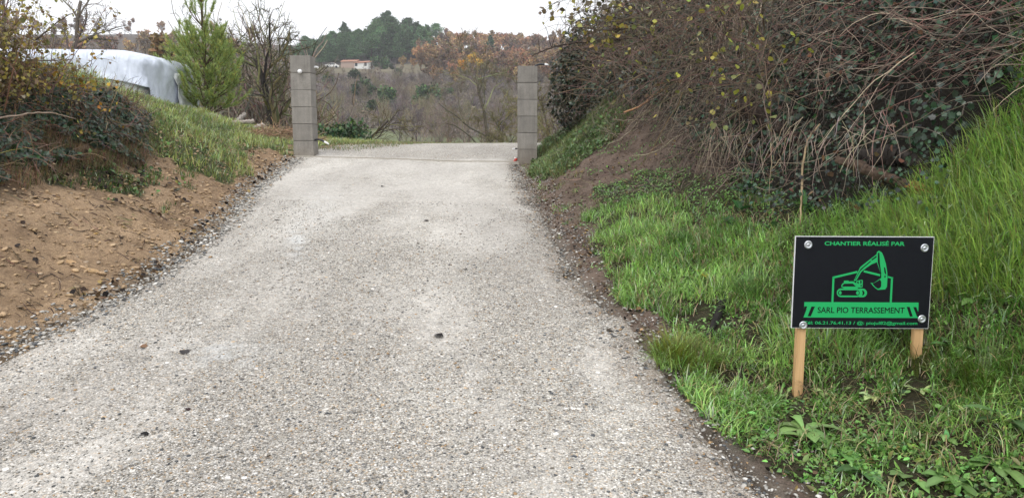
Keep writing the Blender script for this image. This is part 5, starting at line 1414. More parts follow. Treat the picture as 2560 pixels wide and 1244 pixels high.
# young long-needled pine
def young_pine(loc, h, label):
    r = np.random.default_rng(33); root = empty('young_pine', loc, label, 'pine')
    T = curves(np.zeros((1, 3)), np.array([[0., 0, 1]]), np.array([h]), 12, 0, .05, r); g = Geo(); tubes(g, T, np.linspace(.045, .012, 12)[None], (.085, .06, .04), 7); g.build('trunk', M_bark, root, True)
    def at(t): 
        i = min(int(t * 11), 10); f = t * 11 - i; return T[0, i] * (1 - f) + T[0, i + 1] * f
    shoots = []; gb_ = Geo()
    whorls = [(.06, 10, .85, 1.3), (.13, 10, .92, 1.22), (.20, 10, .95, 1.15), (.28, 10, .92, 1.05), (.36, 9, .82, .95), (.45, 6, .62, .80), (.60, 5, .72, 1.0), (.74, 5, .60, .85), (.87, 4, .44, .70), (.99, 3, .26, .3)]
    for t, n, L, ang in whorls:
        az = np.arange(n) * 2 * math.pi / n + r.random() * 6 + r.normal(size=n) * .2
        d = np.stack([np.cos(az) * math.sin(ang), np.sin(az) * math.sin(ang), np.full(n, math.cos(ang))], -1)
        P = curves(np.tile(at(t), (n, 1)), d, L * r.uniform(.75, 1.15, n), 7, -.6 if t < .5 else -1.7, .12, r)
        tubes(gb_, P, np.linspace(.014, .006, 7)[None], (.09, .065, .04), 4)
        for p in P:
            shoots.append((p[3:7], .0))
            dd = norm((p[-1] - p[-2])[None])[0]
            for q in range(5 if t < .5 else 1):
                st = p[r.integers(2, 6)]; s_ = curves(st[None], norm((dd + r.normal(size=3) * .55 + np.array([0, 0, .35]))[None]), np.array([L * r.uniform(.3, .5)]), 4, -.5, .15, r)
                tubes(gb_, s_, np.linspace(.007, .004, 4)[None], (.10, .07, .04), 3); shoots.append((s_[0], .0))
    shoots.append((T[0, 9:12], 0)); gb_.build('branches', M_bark, root)
    B = []; D = []
    for P, _ in shoots:
        m = 92; t = r.random(m) * (len(P) - 1); i = np.minimum(t.astype(int), len(P) - 2); f = (t - i)[:, None]
        B.append(P[i] * (1 - f) + P[i + 1] * f); tg = norm(P[i + 1] - P[i]); D.append(norm(tg * 1.15 + r.normal(size=(m, 3)) * .55 + np.array([0, 0, .15])))
    B = np.concatenate(B); D = np.concatenate(D); n = len(B); print('needles', n)
    L = r.uniform(.07, .14, n)
    P = np.stack([B, B + D * (L * .5)[:, None], B + D * L[:, None] + np.array([0, 0, -.008])], 1)
    sd_ = norm(np.cross(D, r.normal(size=(n, 3))))[:, None] * (np.array([.0035, .0035, .0008])[None, :, None])
    V = np.stack([P - sd_, P + sd_], 2); i = np.arange(n)[:, None] * 6; j = np.arange(2)[None] * 2
    F = np.stack([i + j, i + j + 1, i + j + 3, i + j + 2], -1).reshape(-1, 4)
    hh = B[:, 2] / h; base = np.where((r.random(n) < .16)[:, None], np.array([.44, .40, .08]), np.array([.29, .39, .12]))
    base = base * (1 + r.normal(size=(n, 1)) * .2)
    g = Geo(); g.add(V.reshape(-1, 3), F, np.repeat(np.clip(base, .01, .9), 6, 0)); g.build('needles', M_needle, root)
young_pine((-6.72, 17.0, 1.95), 3.45, 'young pine with long bright green needles and upturned shoots behind the grassy slope')

# dark evergreen shrub past the gateway
def leafy_bush(name, loc, blobs, nleaf, size, c, label, cat='shrub', tmpl=LEAF4, group=None, mt=None, cv=None, nst=60):
    r = rng; root = empty(name, loc, label, cat, group); g = Geo(); gs = Geo()
    for cen, rad in blobs:
        p, v = blob_pts(nleaf, cen, rad, shell=(.35, 1.1)); n = len(p)
        cc = jit(c, n, .35)
        if cv is not None: k1 = r.random(n) < .25; cc[k1] = jit(cv, k1.sum(), .3)
        stamp(g, tmpl[0], tmpl[1], rand_rot(n, v, 1.2) * (size * (.6 + r.random(n) * .8))[:, None, None], p, cc)
        st = np.tile(np.array([cen[0], cen[1], 0.]), (nst, 1)) + r.normal(size=(nst, 3)) * np.array([.08, .08, 0]) * rad[0]
        e = blob_pts(nst, cen, rad, shell=(.5, 1.15))[0]; t = np.linspace(0, 1, 5)[None, :, None]
        P = st[:, None] * (1 - t) + e[:, None] * t; P[:, 1:-1] += r.normal(size=(nst, 3, 3)) * .06 * rad[0]
        tubes(gs, P, np.linspace(.012, .004, 5)[None] * max(1, rad[0]), (.10, .08, .06), 3)
    gs.build('stems', M_twig, root); g.build('leaves', mt or M_leaf, root); return root
leafy_bush('evergreen_shrub', (-4.1, 18.6, 1.35), [((-.35, 0, .25), (.55, .45, .32)), ((.3, 0, .33), (.42, .4, .42)), ((0, .2, .3), (.4, .4, .35))], 900, .07, (.035, .085, .03), 'low dark green shrub with pale-edged leaves just past the left pillar', cv=(.12, .17, .06))

# ------------------------------------------------------------ tarpaulin-covered structure
tp = empty('covered_shelter', (-9.0, 16.6, 2.04), 'long pale blue tarpaulin thrown over a white-sheeted shelter behind the left mound', 'shelter')
def rrect(n, hx, hy, rad):
    t = np.linspace(0, 2 * math.pi, n, endpoint=False); c_, s_ = np.cos(t), np.sin(t)
    e = 9.0; k_ = (np.abs(c_) ** e + np.abs(s_) ** e) ** (-1 / e)
    return np.stack([c_ * k_ * hx, s_ * k_ * hy], -1)
n = 260; ring = rrect(n, 1.78, 1.3, .3); lv = []
tt = np.linspace(0, math.pi / 2, 9); top = 1.33
prof = [(.0, top + .05), (.5, top + .04), (.8, top + .03)] + [(.90 + .10 * math.sin(a), top - .22 * (1 - math.cos(a))) for a in tt] + [(1.005, top - .38), (1.01, top - .48), (1.015, top - .58), (1.02, top - .66), (1.02, top - .72)]
V = []
th = np.arctan2(ring[:, 1], ring[:, 0])
for kx, (s_, z_) in enumerate(prof):
    p = ring * s_; dd = max(0, (s_ - .9)) * 9
    fold = 1.2 * (fbm(ring[:, 0] * 1.6 + z_ * 1.6, ring[:, 1] * 1.6 + z_ * .2, 301, 3) - .5) * .16 + 1.0 * np.abs(fbm(ring[:, 0] * 2.8 - z_ * 2.5, ring[:, 1] * 2.8 + 5, 303, 2) - .5) * .16
    p = p * (1 + (fold * dd / 1.7)[:, None])
    slope = -.05 * (ring[:, 0] + 1.7) / 3.4
    hem = 0
    if kx >= len(prof) - 5:
        hem = -(kx - (len(prof) - 6)) / 5 * (.08 * (np.clip(ring[:, 0] - .9, 0, 1) / .8) ** 1 + .3 * (ring[:, 0] > 1.68) * (ring[:, 1] > -1.0) - .17)
    rd_ = -.07 * np.clip((ring[:, 0] * s_ - 1.2) / .55, 0, 1) ** 2
    V.append(np.stack([p[:, 0], p[:, 1], np.full(n, z_) + slope + hem + rd_], -1))
V = np.concatenate(V); m_ = len(prof)
F = np.array([[k_ * n + i, k_ * n + (i + 1) % n, (k_ + 1) * n + (i + 1) % n, (k_ + 1) * n + i] for k_ in range(1, m_ - 1) for i in range(n)])
F3 = np.array([[0, n + i, n + (i + 1) % n] for i in range(n)])
g = Geo(); g.add(V, [F, F3], (.5, .5, .5))
M_tarp, nt, b = newmat('tarpaulin')
b.inputs['Base Color'].default_value = (.60, .66, .77, 1); b.inputs['Roughness'].default_value = .42
mp = N(nt, 'ShaderNodeMapping'); mp.inputs['Rotation'].default_value = (0, .8, .3); mp.inputs['Scale'].default_value = (3.2, 1.2, .8); nt.links.new(objco(nt), mp.inputs['Vector'])
n1_ = noise_n(nt, mp.outputs[0], 1.0, 3, .5); mp2 = N(nt, 'ShaderNodeMapping'); mp2.inputs['Rotation'].default_value = (0, -.7, .2); mp2.inputs['Scale'].default_value = (4.5, 1.2, .9); nt.links.new(objco(nt), mp2.inputs['Vector'])
n2_ = noise_n(nt, mp2.outputs[0], 1.0, 2, .5); n3_ = noise_n(nt, objco(nt), 7, 4, .6)
p_ = bump(nt, b, n1_.outputs[0], 1.0, .14); p_ = bump(nt, b, n2_.outputs[0], 1.0, .11, p_); bump(nt, b, n3_.outputs[0], .6, .02, p_)
nt.links.new(ramp(nt, n3_.outputs[0], [(.3, (.56, .61, .71)), (.6, (.65, .70, .81))]), b.inputs['Base Color'])
M_sheet = simple('white_sheeting', (.72, .74, .77), .5, .4, 0, 3, .05)
o = g.build('tarpaulin', M_tarp, tp, True)
ring2 = rrect(n, 1.70, 1.25, .3); wv = (fbm(ring2[:, 0] * 4, ring2[:, 1] * 4, 305, 2) - .5) * .03
g = Geo(); V = np.concatenate([np.stack([ring2[:, 0] * s_, ring2[:, 1] * s_, np.full(n, z_)], -1) for s_, z_ in ((1.05, -.4), (1.035, .1), (1.02, .5), (1.0, top - .36))]); V[:, :2] *= (1 + np.tile(wv, 4))[:, None]
F = np.array([[k_ * n + i, k_ * n + (i + 1) % n, (k_ + 1) * n + (i + 1) % n, (k_ + 1) * n + i] for k_ in range(3) for i in range(n)])
g.add(V, F, (.7, .7, .7)); g.build('side_sheet', M_sheet, tp, True)
g = Geo(); g.box((.88, -1.40, -.3), (.91, -1.37, .75)); g.build('frame_post', simple('grey_post', (.30, .32, .34), .5), tp)
for cx_ in (-.4, .55):
    P = curves(np.array([[cx_, -1.42, top - .12]]), norm(np.array([[.45, 0, -1.]])), np.array([.75]), 6, .2, .1); g = Geo(); tubes(g, P, np.full((1, 6), .004), (.15, .15, .16), 4); g.build('rope', M_twig, tp)
tp.rotation_euler = (0, 0, R_(-3))
# crumpled clear sheet at its right end
g = Geo(); uu, vv = np.meshgrid(np.linspace(0, 1, 30), np.linspace(0, 1, 30))
X_ = -7.24 + .16 * vv + .16 * fbm(uu * 4, vv * 5, 311, 3); Y_ = 16.5 + .7 * uu; Z_ = 3.12 - .95 * vv + .1 * fbm(uu * 5, vv * 5, 313, 3); 
ix = np.arange(900).reshape(30, 30); F = np.stack([ix[:-1, :-1], ix[:-1, 1:], ix[1:, 1:], ix[1:, :-1]], -1).reshape(-1, 4)
g.add(np.stack([X_ + 9.0, Y_ - 16.6, Z_ - 2.2], -1).reshape(-1, 3), F, (.7, .7, .7)); o = g.build('loose_sheet', M_sheet, tp, True)
sm = o.modifiers.new('thickness', 'SOLIDIFY'); sm.thickness = .004

# ------------------------------------------------------------ log pile, straw heap, rock behind the left pillar
def logat(p, d, L, r_, lb, c=(.34, .30, .26)):
    p = np.asarray(p, float); d = norm(np.array([d], float))[0]
    pts = [p - d * L / 2, p, p + d * L / 2]; wood('cut_log', lb, 'log', np.array(pts), [r_, r_ * 1.05, r_ * .95], c, 9, .006, 'grey cut logs stacked behind the slope')
bp = np.array([-5.25, 14.6, 1.74])
logat(bp + (0, 0, .16), (1, .2, .08), 0.7, .04, 'long grey log lying across the top of the small stack')
logat(bp + (.20, .1, .02), (.5, 1, .25), .8, .055, 'grey log poking forward from under the long top one')
logat(bp + (.32, -.05, -.12), (.3, .5, -.9), .4, .04, 'short pale log propped upright at the stack right end')
logat(bp + (.14, .0, -.10), (.4, -.5, .8), .42, .045, 'short grey log leaning at the stack front', (.28, .25, .22))
logat(bp + (.05, .15, .25), (.2, .9, .5), .35, .04, 'stubby log standing on the stack top', (.30, .27, .24))
x, y = sample(5000, -4.7, -3.5, 13.4, 14.4); cc_ = np.exp(-(((x + 4.1) / .42) ** 2 + ((y - 13.9) / .35) ** 2))
g = Geo(); n = len(x); hz = H(x, y) + cc_ * .20
k1 = cc_ > .12; P = curves(np.stack([x, y, hz * 1], -1)[k1] + rng.normal(size=(k1.sum(), 3)) * .015, norm(rng.normal(size=(k1.sum(), 3)) * np.array([1, 1, .25]) + np.array([.3, -.2, 0])), rng.uniform(.08, .35, k1.sum()), 5, .35, .3)
O8 = np.array([-4.1, 13.9, 1.55]); tubes(g, P - O8, np.full((1, 5), .004), jit((.34, .24, .15), len(P), .25), 3); o = g.build('straw_heap', M_twig); o.location = O8
tag(o, 'heap of tan straw and prunings just left of the left pillar', 'heap')
g = Geo(); x, y = np.meshgrid(np.linspace(-1, 1, 24), np.linspace(-1, 1, 24)); zz = np.clip(1 - x * x - y * y, 0, 1) ** .6 * .20 - .03; ix = np.arange(576).reshape(24, 24)
F = np.stack([ix[:-1, :-1], ix[:-1, 1:], ix[1:, 1:], ix[1:, :-1]], -1).reshape(-1, 4); zz += (fbm(x * 3, y * 3, 321, 3) - .5) * .05
g.add(np.stack([x * .5, y * .4, zz], -1).reshape(-1, 3), F, (.16, .12, .08)); mo = g.build('mound_core', M_soil, o, True)
tv, tf = pebble_tmpl(9); g = Geo(); stamp(g, tv, tf, np.eye(3)[None] * np.array([.22, .18, .16]), np.zeros((1, 3)), np.array([[.30, .28, .26]]))
o = g.build('boulder', M_stone, smooth=True); o.location = (-5.62, 14.3, 1.98); tag(o, 'grey rounded boulder on the ridge of the grassy slope', 'rock')

# ------------------------------------------------------------ far hillside: shared tree meshes, each tree an object
def link_copy(me, name, loc, sc, rz, label, cat, group):
    o = bpy.data.objects.new(name, me); col.objects.link(o); o.location = loc; o.rotation_euler = (0, 0, rz); o.scale = sc
    return tag(o, label, cat, group)
def far_bare(seed, h, ct, kids=8, rmin=.02, leaves=None, nl=0, lsz=.3):
    r = np.random.default_rng(seed); br = grow(r, (0, 0, 0), (r.normal() * .08, r.normal() * .08, 1), h * .62, h * .018, [(kids, .62, .6, -.25, .4, .3), (6, .5, .6, -.15, .5, .2), (5, .5, .6, -.1, .5, .2)], 5)
    g = Geo()
    for li, (P, R) in enumerate(br): tubes(g, P, np.maximum(R, rmin), jit(ct, len(P), .2, r), 4 if li == 0 else 3)
    me = None
    if nl:
        tips = np.concatenate([br[2][0].reshape(-1, 3), br[3][0][:, 1:].reshape(-1, 3)]); p = tips[r.integers(0, len(tips), nl)] + r.normal(size=(nl, 3)) * .22
        g2 = Geo(); V = LEAF4
        stamp(g, V[0], V[1], rand_rot(nl, None, r=r) * (lsz * (.5 + r.random(nl)))[:, None, None], p, jit(leaves, nl, .3, r))
    me = g.mesh('far_tree'); me.materials.append(M_fartwig if not nl else M_far); return me
def far_pine(seed, h, layers=9, spread=.28, umb=False):
    r = np.random.default_rng(seed); g = Geo(); P = curves(np.zeros((1, 3)), np.array([[0., 0, 1]]), np.array([h]), 6, 0, .06, r); tubes(g, P, np.linspace(h * .018, h * .005, 6)[None], (.06, .045, .035), 6)
    tz = np.linspace(.55 if umb else .28, .98, layers)
    for t in tz:
        rad = h * spread * ((1.0 - ((t - .72) / .32) ** 2) if umb else (1.12 - t) * 1.1); rad = max(rad, h * .06)
        nb = 7; az = r.random(nb) * 6.28
        for a in az:
            q = rad * r.uniform(.5, 1.05); c0 = np.array([math.cos(a) * q * .7, math.sin(a) * q * .7, t * h + r.normal() * h * .02]); base = np.array([0, 0, t * h - q * .35])
            tt_ = np.linspace(0, 1, 5)[:, None]; tubes(g, (base * (1 - tt_) + c0 * tt_)[None], np.linspace(.07, .03, 5)[None], (.06, .045, .035), 3)
            m = 60; pp = c0 + r.normal(size=(m, 3)) * np.array([q * .32, q * .32, h * .022]); 
            stamp(g, LEAF4[0], LEAF4[1], rand_rot(m, np.tile([0, 0, 1.], (m, 1)), 1.2, r) * (.3 + r.random(m) * .3)[:, None, None], pp, jit((.095, .165, .07), m, .35, r))
    me = g.mesh('far_pine'); me.materials.append(M_far); return me
rust = [far_bare(40 + i, 9, (.12, .10, .085), 8, .03, c, 1500, .42) for i, c in enumerate([(.38, .215, .12), (.29, .185, .13), (.36, .23, .12)])]
gold = far_bare(47, 9, (.14, .115, .08), 8, .03, (.60, .34, .07), 1500, .42)
greyb = [far_bare(50 + i, 8, c, 10, .026) for i, c in enumerate([(.17, .135, .115), (.20, .165, .13), (.15, .12, .12), (.19, .15, .11)])]
shr = []; SC = [(.20, .165, .13), (.165, .135, .135), (.22, .19, .12), (.18, .145, .12)]
for i in range(4):
    r = np.random.default_rng(60 + i); g = Geo(); n = 26
    P = curves(r.normal(size=(n, 3)) * np.array([.5, .5, 0]), norm(r.normal(size=(n, 3)) * np.array([.3, .3, .05]) + np.array([0, 0, 1.])), r.uniform(2.2, 4.5, n), 6, -.1, .3, r)
    tubes(g, P, np.linspace(.045, .018, 6)[None], jit(SC[i], n, .2, r), 3)
    m = 420; P2 = curves(P[r.integers(0, n, m), r.integers(1, 6, m)], norm(r.normal(size=(m, 3)) * np.array([.6, .6, .4]) + np.array([0, 0, .9])), r.uniform(.5, 1.6, m), 5, -.1, .4, r)
    tubes(g, P2, np.linspace(.02, .010, 5)[None], jit(np.array(SC[i]) * 1.08, m, .3, r), 3); me = g.mesh('far_shrub'); me.materials.append(M_fartwig); shr.append(me)
greens = []
for i in range(2):
    r = np.random.default_rng(70 + i); g = Geo()
    for k_ in range(5):
        cen = r.normal(size=3) * np.array([1, 1, .5]) + np.array([0, 0, 1.8]); p, v = blob_pts(260, cen, (1.1, 1.1, 1.2), shell=(.4, 1.1), r=r); stamp(g, LEAF4[0], LEAF4[1], rand_rot(260, v, 1.2, r) * (.3 + r.random(260) * .25)[:, None, None], p, jit((.075, .115, .05), 260, .4, r))
    tubes(g, curves(np.zeros((6, 3)), norm(r.normal(size=(6, 3)) * .4 + np.array([0, 0, 1.])), np.full(6, 2.2), 5, 0, .2, r), np.linspace(.06, .02, 5)[None], (.08, .06, .05), 3)
    me = g.mesh('far_green_shrub'); me.materials.append(M_far); greens.append(me)
pines = [far_pine(80, 12, 8, .34), far_pine(81, 11, 8, .42), far_pine(82, 13, 8, .34, True)]
def scatter(n, poly, y0, y1, mesh, name, label, cat, group, smin, smax, mind, avoid=None, zsink=.2, sf=None):
    out = []; tries = 0; r = np.random.default_rng(len(group) + n)
    while len(out) < n and tries < 60000:
        tries += 1
        Y_ = math.sqrt(r.uniform(y0 * y0, y1 * y1)); X_ = r.uniform(-.75, .20) * Y_; z_ = HF1(X_, Y_); px_, py_ = project(np.array([X_, Y_, z_]))
        if not inpoly(np.array([px_]), np.array([py_]), poly)[0]: continue
        if avoid is not None and inpoly(np.array([px_]), np.array([py_]), avoid)[0]: continue
        if any((X_ - a) ** 2 + (Y_ - b_) ** 2 < mind * mind for a, b_ in out): continue
        out.append((X_, Y_)); s_ = r.uniform(smin, smax) * (np.interp(px_, *sf) if sf else 1)
        link_copy(mesh[r.integers(len(mesh))], name, (X_, Y_, z_ - zsink), (s_ * r.uniform(.85, 1.2), s_ * r.uniform(.85, 1.2), s_), r.uniform(0, 6.28), label, cat, group)
    print(name, len(out)); return out
clear = [(775, 150), (1000, 150), (1130, 160), (1130, 194), (960, 200), (800, 198)]
scatter(78, [(690, 160), (760, 135), (900, 130), (1070, 128), (1075, 150), (1000, 160), (880, 160), (760, 175)], 225, 345, pines, 'pine_tree', 'dark green pine in the stand on the far hilltop', 'pine', 'pines on the far hilltop', .7, 1.1, 3.6, sf=([700, 800, 900, 980, 1060], [.5, .6, .8, 1.1, .95]))
scatter(230, [(1050, 100), (1550, 100), (1550, 215), (1250, 215), (1100, 195), (1050, 180)], 185, 345, rust, 'oak_tree', 'rust-leaved oak in the wood on the right of the far hill', 'oak', 'rusty oaks on the far hill', .6, 1.05, 4.1)
scatter(55, [(1060, 170), (1500, 170), (1500, 232), (1080, 218)], 150, 245, rust, 'oak_tree', 'rust-leaved oak in the wood on the right of the far hill', 'oak', 'rusty oaks on the far hill', .5, .85, 4.0)
scatter(75, [(-500, 60), (640, 60), (640, 200), (-500, 200)], 170, 350, rust + greyb[:2], 'oak_tree', 'half-bare brown tree on the far ridge beyond the tarpaulin', 'oak', 'brown trees on the far left ridge', .7, 1.1, 5)
scatter(170, [(540, 110), (1560, 110), (1560, 260), (540, 260)], 150, 300, greyb, 'bare_tree', 'grey bare tree in the wood on the far hillside', 'tree', 'grey bare trees on the far hillside', .45, .85, 3.6, clear)
scatter(70, [(560, 110), (1560, 110), (1560, 160), (560, 160)], 295, 352, greyb, 'bare_tree', 'grey bare tree in the wood on the far hillside', 'tree', 'grey bare trees on the far hillside', .5, .8, 3.6)
scatter(290, [(500, 190), (1560, 200), (1560, 345), (1060, 345), (960, 318), (900, 330), (500, 345)], 85, 215, shr, 'bare_shrub', 'leafless purple-brown shrub on the valley slope', 'shrub', 'bare shrubs on the valley slope', .4, .8, 2.6, clear)
for i, (a, b_, Y_, s_) in enumerate([(915, 235, 165, 1.15), (975, 245, 150, 1.2), (1075, 235, 160, 1.1), (1040, 250, 150, .8), (1115, 225, 170, .6), (930, 255, 140, .8), (890, 195, 205, .8), (998, 190, 212, .7), (700, 210, 180, 1), (820, 215, 185, .9)]):
    X_ = atY(a, b_, Y_)[0]; link_copy(greens[i % 2], 'green_shrub', (X_, Y_, HF1(X_, Y_) - .2), (s_,) * 3, i, 'green shrub among the leafless thicket of the valley slope', 'shrub', 'green shrubs on the valley slope')
def single(me, name, a, Y_, s_, rz, lb, cat):
    X_ = atY(a, 100, Y_)[0]; link_copy(me, name, (X_, Y_, HF1(X_, Y_) - .2), (s_, s_, s_), rz, lb, cat, None)
single(pines[1], 'pine_tree', 862, 300, 1.0, 1, 'lone thin pine standing clear of the skyline left of the pine stand', 'pine')
single(pines[2], 'pine_tree', 968, 318, 1.12, 2, 'tallest round-headed pine rising above the far pine stand', 'pine')
single(pines[2], 'pine_tree', 1020, 310, .92, 3, 'broad pine at the right shoulder of the pine stand', 'pine')
single(pines[1], 'pine_tree', 1225, 285, .8, 3, 'single leaning pine among the rust-coloured oaks', 'pine')
single(pines[2], 'pine_tree', 1090, 330, .8, 3, 'flat-topped pine on the skyline between oaks', 'pine')
single(gold, 'oak_tree', 1190, 205, .95, 1, 'large golden-orange oak standing out on the hillside', 'oak')
single(gold, 'oak_tree', 1150, 208, .7, 2, 'smaller orange oak touching the large golden one', 'oak')
single(rust[2], 'oak_tree', 1005, 245, .55, 2, 'small rusty red tree right of the white farmhouse', 'tree')
single(rust[0], 'oak_tree', 1030, 243, .5, 4, 'second small red-brown tree right of the farmhouse', 'tree')
single(greens[0], 'evergreen_tree', 952, 245, 1.25, 2, 'round blue-green evergreen beside the white farmhouse', 'tree')
single(greens[1], 'evergreen_tree', 980, 245, .6, 2, 'narrow dark evergreen between the round one and the red trees', 'tree')
link_copy(rust[2], 'oak_tree', (-27.5, 62, 4.3), (.75, .75, .72), 1, 'orange-brown oak rising above the tarpaulin shoulder', 'oak', None)
link_copy(rust[1], 'oak_tree', (-25.6, 64, 3.8), (.6, .6, .65), 4, 'brown oak half hidden between the tarpaulin and the young pine', 'oak', None)
link_copy(gold, 'oak_tree', (-36, 70, 4.0), (.6, .6, .5), 2, 'small bright orange tree above the middle of the tarpaulin', 'oak', None)
# scrub close behind the crest on the left
r = np.random.default_rng(77)
for i in range(26):
    Y_ = r.uniform(27, 42); a = r.uniform(480, 800); X_ = atY(a, 300, Y_)[0]
    link_copy(shr[i % 4], 'bare_shrub', (X_, Y_, HF1(X_, Y_) - .1), (1.0, 1.0, r.uniform(.9, 1.35)), r.uniform(0, 6), 'bare twiggy shrub behind the crest on the left', 'shrub', 'bare shrubs behind the left crest')
for i in range(34):
    Y_ = r.uniform(62, 92); a = r.uniform(985, 1420); X_ = atY(a, 300, Y_)[0]
    link_copy((shr + greyb)[i % 8], 'bare_sapling', (X_, Y_, HF1(X_, Y_) - .1), (.8, .8, r.uniform(.6, 1.0)), r.uniform(0, 6), 'thin leafless sapling in the row beyond the gateway', 'sapling', 'leafless saplings beyond the gateway')
# the thicket that nobody could count
n = 45000; Y_ = np.sqrt(rng.uniform(90 ** 2, 250 ** 2, n)); X_ = rng.uniform(-.45, .15, n) * Y_; zz = HF(X_, Y_); pxa, pya = project(np.stack([X_, Y_, zz], -1))
k1 = ~inpoly(pxa, pya, clear) & ~inpoly(pxa, pya, [(880, 380), (900, 325), (960, 318), (1060, 345), (1300, 345), (1300, 400)]); X_, Y_, zz = X_[k1], Y_[k1], zz[k1]; n = len(X_)
pat = fbm(X_ * .05, Y_ * .05, 401, 3); L = rng.uniform(.4, 1.4, n) * (.3 + pat * 1.2)
P = curves(np.stack([X_, Y_, zz - .1], -1), norm(rng.normal(size=(n, 3)) * np.array([.35, .35, .05]) + np.array([0, 0, 1.])), L, 4, 0, .3)
wv = np.clip((pat - .4) / .2, 0, 1)[:, None]; cth = np.array([.155, .13, .13]) * (1 - wv) + np.array([.20, .165, .115]) * wv
g = Geo(); tubes(g, P, np.linspace(.045, .02, 4)[None], np.clip(cth * (1 + rng.normal(size=(n, 1)) * .35), .01, 1), 3)
tag(g.build('thicket', M_twig), 'purple-brown leafless scrub covering the far valley slope', 'scrub', kind='stuff')

n = 4200; Y_ = np.sqrt(rng.uniform(88 ** 2, 262 ** 2, n)); X_ = rng.uniform(-.42, .14, n) * Y_; zz = HF(X_, Y_); pxa, pya = project(np.stack([X_, Y_, zz], -1))
k1 = ~inpoly(pxa, pya, clear) & ~inpoly(pxa, pya, [(880, 380), (900, 325), (960, 318), (1060, 345), (1300, 345), (1300, 400)]) & (fbm(X_ * .09, Y_ * .05, 411, 3) > .40); X_, Y_, zz = X_[k1], Y_[k1], zz[k1]; n = len(X_)
pal = np.array([(.19, .16, .125), (.16, .135, .13), (.20, .185, .11), (.13, .14, .08), (.23, .18, .13)]); wh = fbm(X_ * .03, Y_ * .06, 413, 2)
ci = np.clip(((wh - .3) * 9 + rng.normal(size=n) * 1.0).astype(int), 0, 4); m_c = 26
cen = np.repeat(np.stack([X_, Y_, zz], -1), m_c, 0); sz_ = np.repeat(rng.uniform(.6, 1.5, n), m_c)
v = norm(rng.normal(size=(n * m_c, 3))); v[:, 2] = np.abs(v[:, 2]); p = cen + v * (sz_ * rng.uniform(.6, 1.1, n * m_c))[:, None] * np.array([1.2, 1.2, 1.0])
g = Geo(); stamp(g, LEAF4[0], LEAF4[1], rand_rot(n * m_c, v, 1.2) * rng.uniform(.18, .42, n * m_c)[:, None, None], p, np.clip(np.repeat(pal[ci] * (1 + rng.normal(size=(n, 1)) * .22), m_c, 0) * (1 + rng.normal(size=(n * m_c, 1)) * .2), .01, 1))
tag(g.build('scrub', M_twig), 'low rounded grey-brown and olive bushes merging over the far valley slope', 'scrub', kind='stuff')

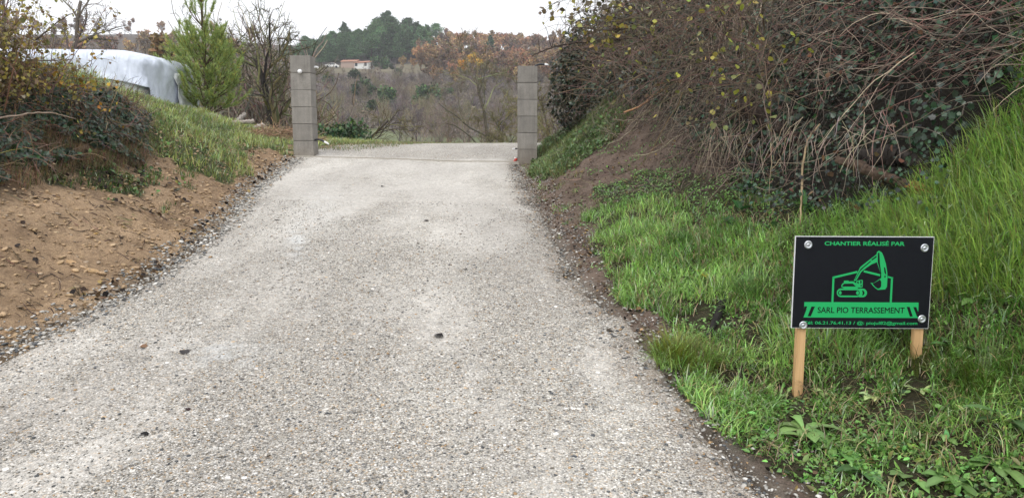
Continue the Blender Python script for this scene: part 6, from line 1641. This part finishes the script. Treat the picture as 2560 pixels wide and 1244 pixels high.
# ------------------------------------------------------------ farmhouse
def farmhouse():
    X_, Y_ = atY(912, 176, 243)[0], 243.0; z_ = HF1(X_, Y_)
    root = empty('farmhouse', (X_, Y_, z_), 'small white farmhouse with a low terracotta roof on the far hillside', 'house', rz=R_(-22))
    W, D, Hh, Rg = 4.8, 4.0, 1.6, .8
    g = Geo(); v = [(-W / 2, -D / 2, -1), (W / 2, -D / 2, -1), (W / 2, D / 2, -1), (-W / 2, D / 2, -1), (-W / 2, -D / 2, Hh), (W / 2, -D / 2, Hh), (W / 2, D / 2, Hh + Rg), (-W / 2, D / 2, Hh + Rg)]
    g.add(np.array(v), np.array([[0, 1, 5, 4], [1, 2, 6, 5], [2, 3, 7, 6], [3, 0, 4, 7]]), (.7, .7, .7)); w = g.build('wall', M_render, root)
    g = Geo(); o_ = .3; a = Rg / D
    v = [(-W / 2 - o_, -D / 2 - o_, Hh - a * o_ + .02), (W / 2 + o_, -D / 2 - o_, Hh - a * o_ + .02), (W / 2 + o_, D / 2 + o_, Hh + Rg + a * o_ + .02), (-W / 2 - o_, D / 2 + o_, Hh + Rg + a * o_ + .02)]
    v += [(p[0], p[1], p[2] + .14) for p in v]; g.add(np.array(v), np.array([[0, 3, 2, 1], [4, 5, 6, 7], [0, 1, 5, 4], [1, 2, 6, 5], [2, 3, 7, 6], [3, 0, 4, 7]]), (.4, .2, .1)); g.build('roof', M_roof, root)
    for x_ in (-1.8, 1.6):
        g = Geo(); g.box((x_ - .45, -D / 2 - .03, .6), (x_ + .45, -D / 2 + .02, 1.6)); g.build('window', M_glass, root)
    g = Geo(); g.box((W / 2 - .02, -.4, -.2), (W / 2 + .03, .5, 1.8)); g.build('door', M_glass, root)
    X2 = atY(878, 176, 247)[0]; r2 = empty('outbuilding', (X2, 247, HF1(X2, 247)), 'low reddish-roofed outbuilding left of the white farmhouse', 'house', rz=R_(-10))
    g = Geo(); g.box((-2.6, -2, -1), (2.6, 2, 1.7)); g.build('wall', simple('old_render', (.40, .30, .25), .8), r2)
    g = Geo(); v = [(-2.8, -2.3, 1.62), (2.8, -2.3, 1.62), (2.8, 2.3, 1.72), (-2.8, 2.3, 1.72), (-2.8, 0, 2.4), (2.8, 0, 2.4)]; g.add(np.array(v), [np.array([[0, 1, 5, 4], [4, 5, 2, 3]]), np.array([[0, 4, 3], [1, 2, 5]])], (.4, .2, .1)); g.build('roof', M_roof, r2)
    X3 = atY(830, 176, 240)[0]; r3 = empty('parked_car', (X3, 240, HF1(X3, 240) + .1), 'tiny white vehicle parked left of the farmhouse', 'car', rz=R_(15))
    g = Geo(); prof = [(-2.1, .35), (-2.1, .85), (-1.5, .95), (-.9, 1.45), (.8, 1.48), (1.5, 1.0), (2.1, .8), (2.15, .35)]; n_ = len(prof)
    v = [(a_, -.85, b_) for a_, b_ in prof] + [(a_, .85, b_) for a_, b_ in prof]; g.add(np.array(v), [np.array([[i, i + 1, n_ + i + 1, n_ + i] for i in range(n_ - 1)]), np.array([list(range(n_))[::-1], list(range(n_, 2 * n_))])], (.8, .8, .8)); g.build('body', M_render, r3)
    g = Geo(); g.box((-.8, -.87, 1.0), (.8, -.855, 1.35)); g.build('window', M_glass, r3)
    for x_ in (-1.3, 1.3):
        g = Geo(); tubes(g, np.array([[(x_, -.88, .33), (x_, -.7, .33)]]), np.full((1, 2), .33), (.02, .02, .02), 12); g.build('wheel', M_conduit, r3)
farmhouse()
# ------------------------------------------------------------ damp winter air
g = Geo(); g.box((-2600, -60, -30), (2600, 1500, 90)); m = bpy.data.materials.new('haze'); m.use_nodes = True; nt = m.node_tree; nt.nodes.clear()
o_ = nt.nodes.new('ShaderNodeOutputMaterial'); v_ = nt.nodes.new('ShaderNodeVolumePrincipled'); v_.inputs['Color'].default_value = (.93, .95, 1, 1); v_.inputs['Density'].default_value = .00050
nt.links.new(v_.outputs[0], o_.inputs['Volume']); tag(g.build('haze', m), kind='stuff')
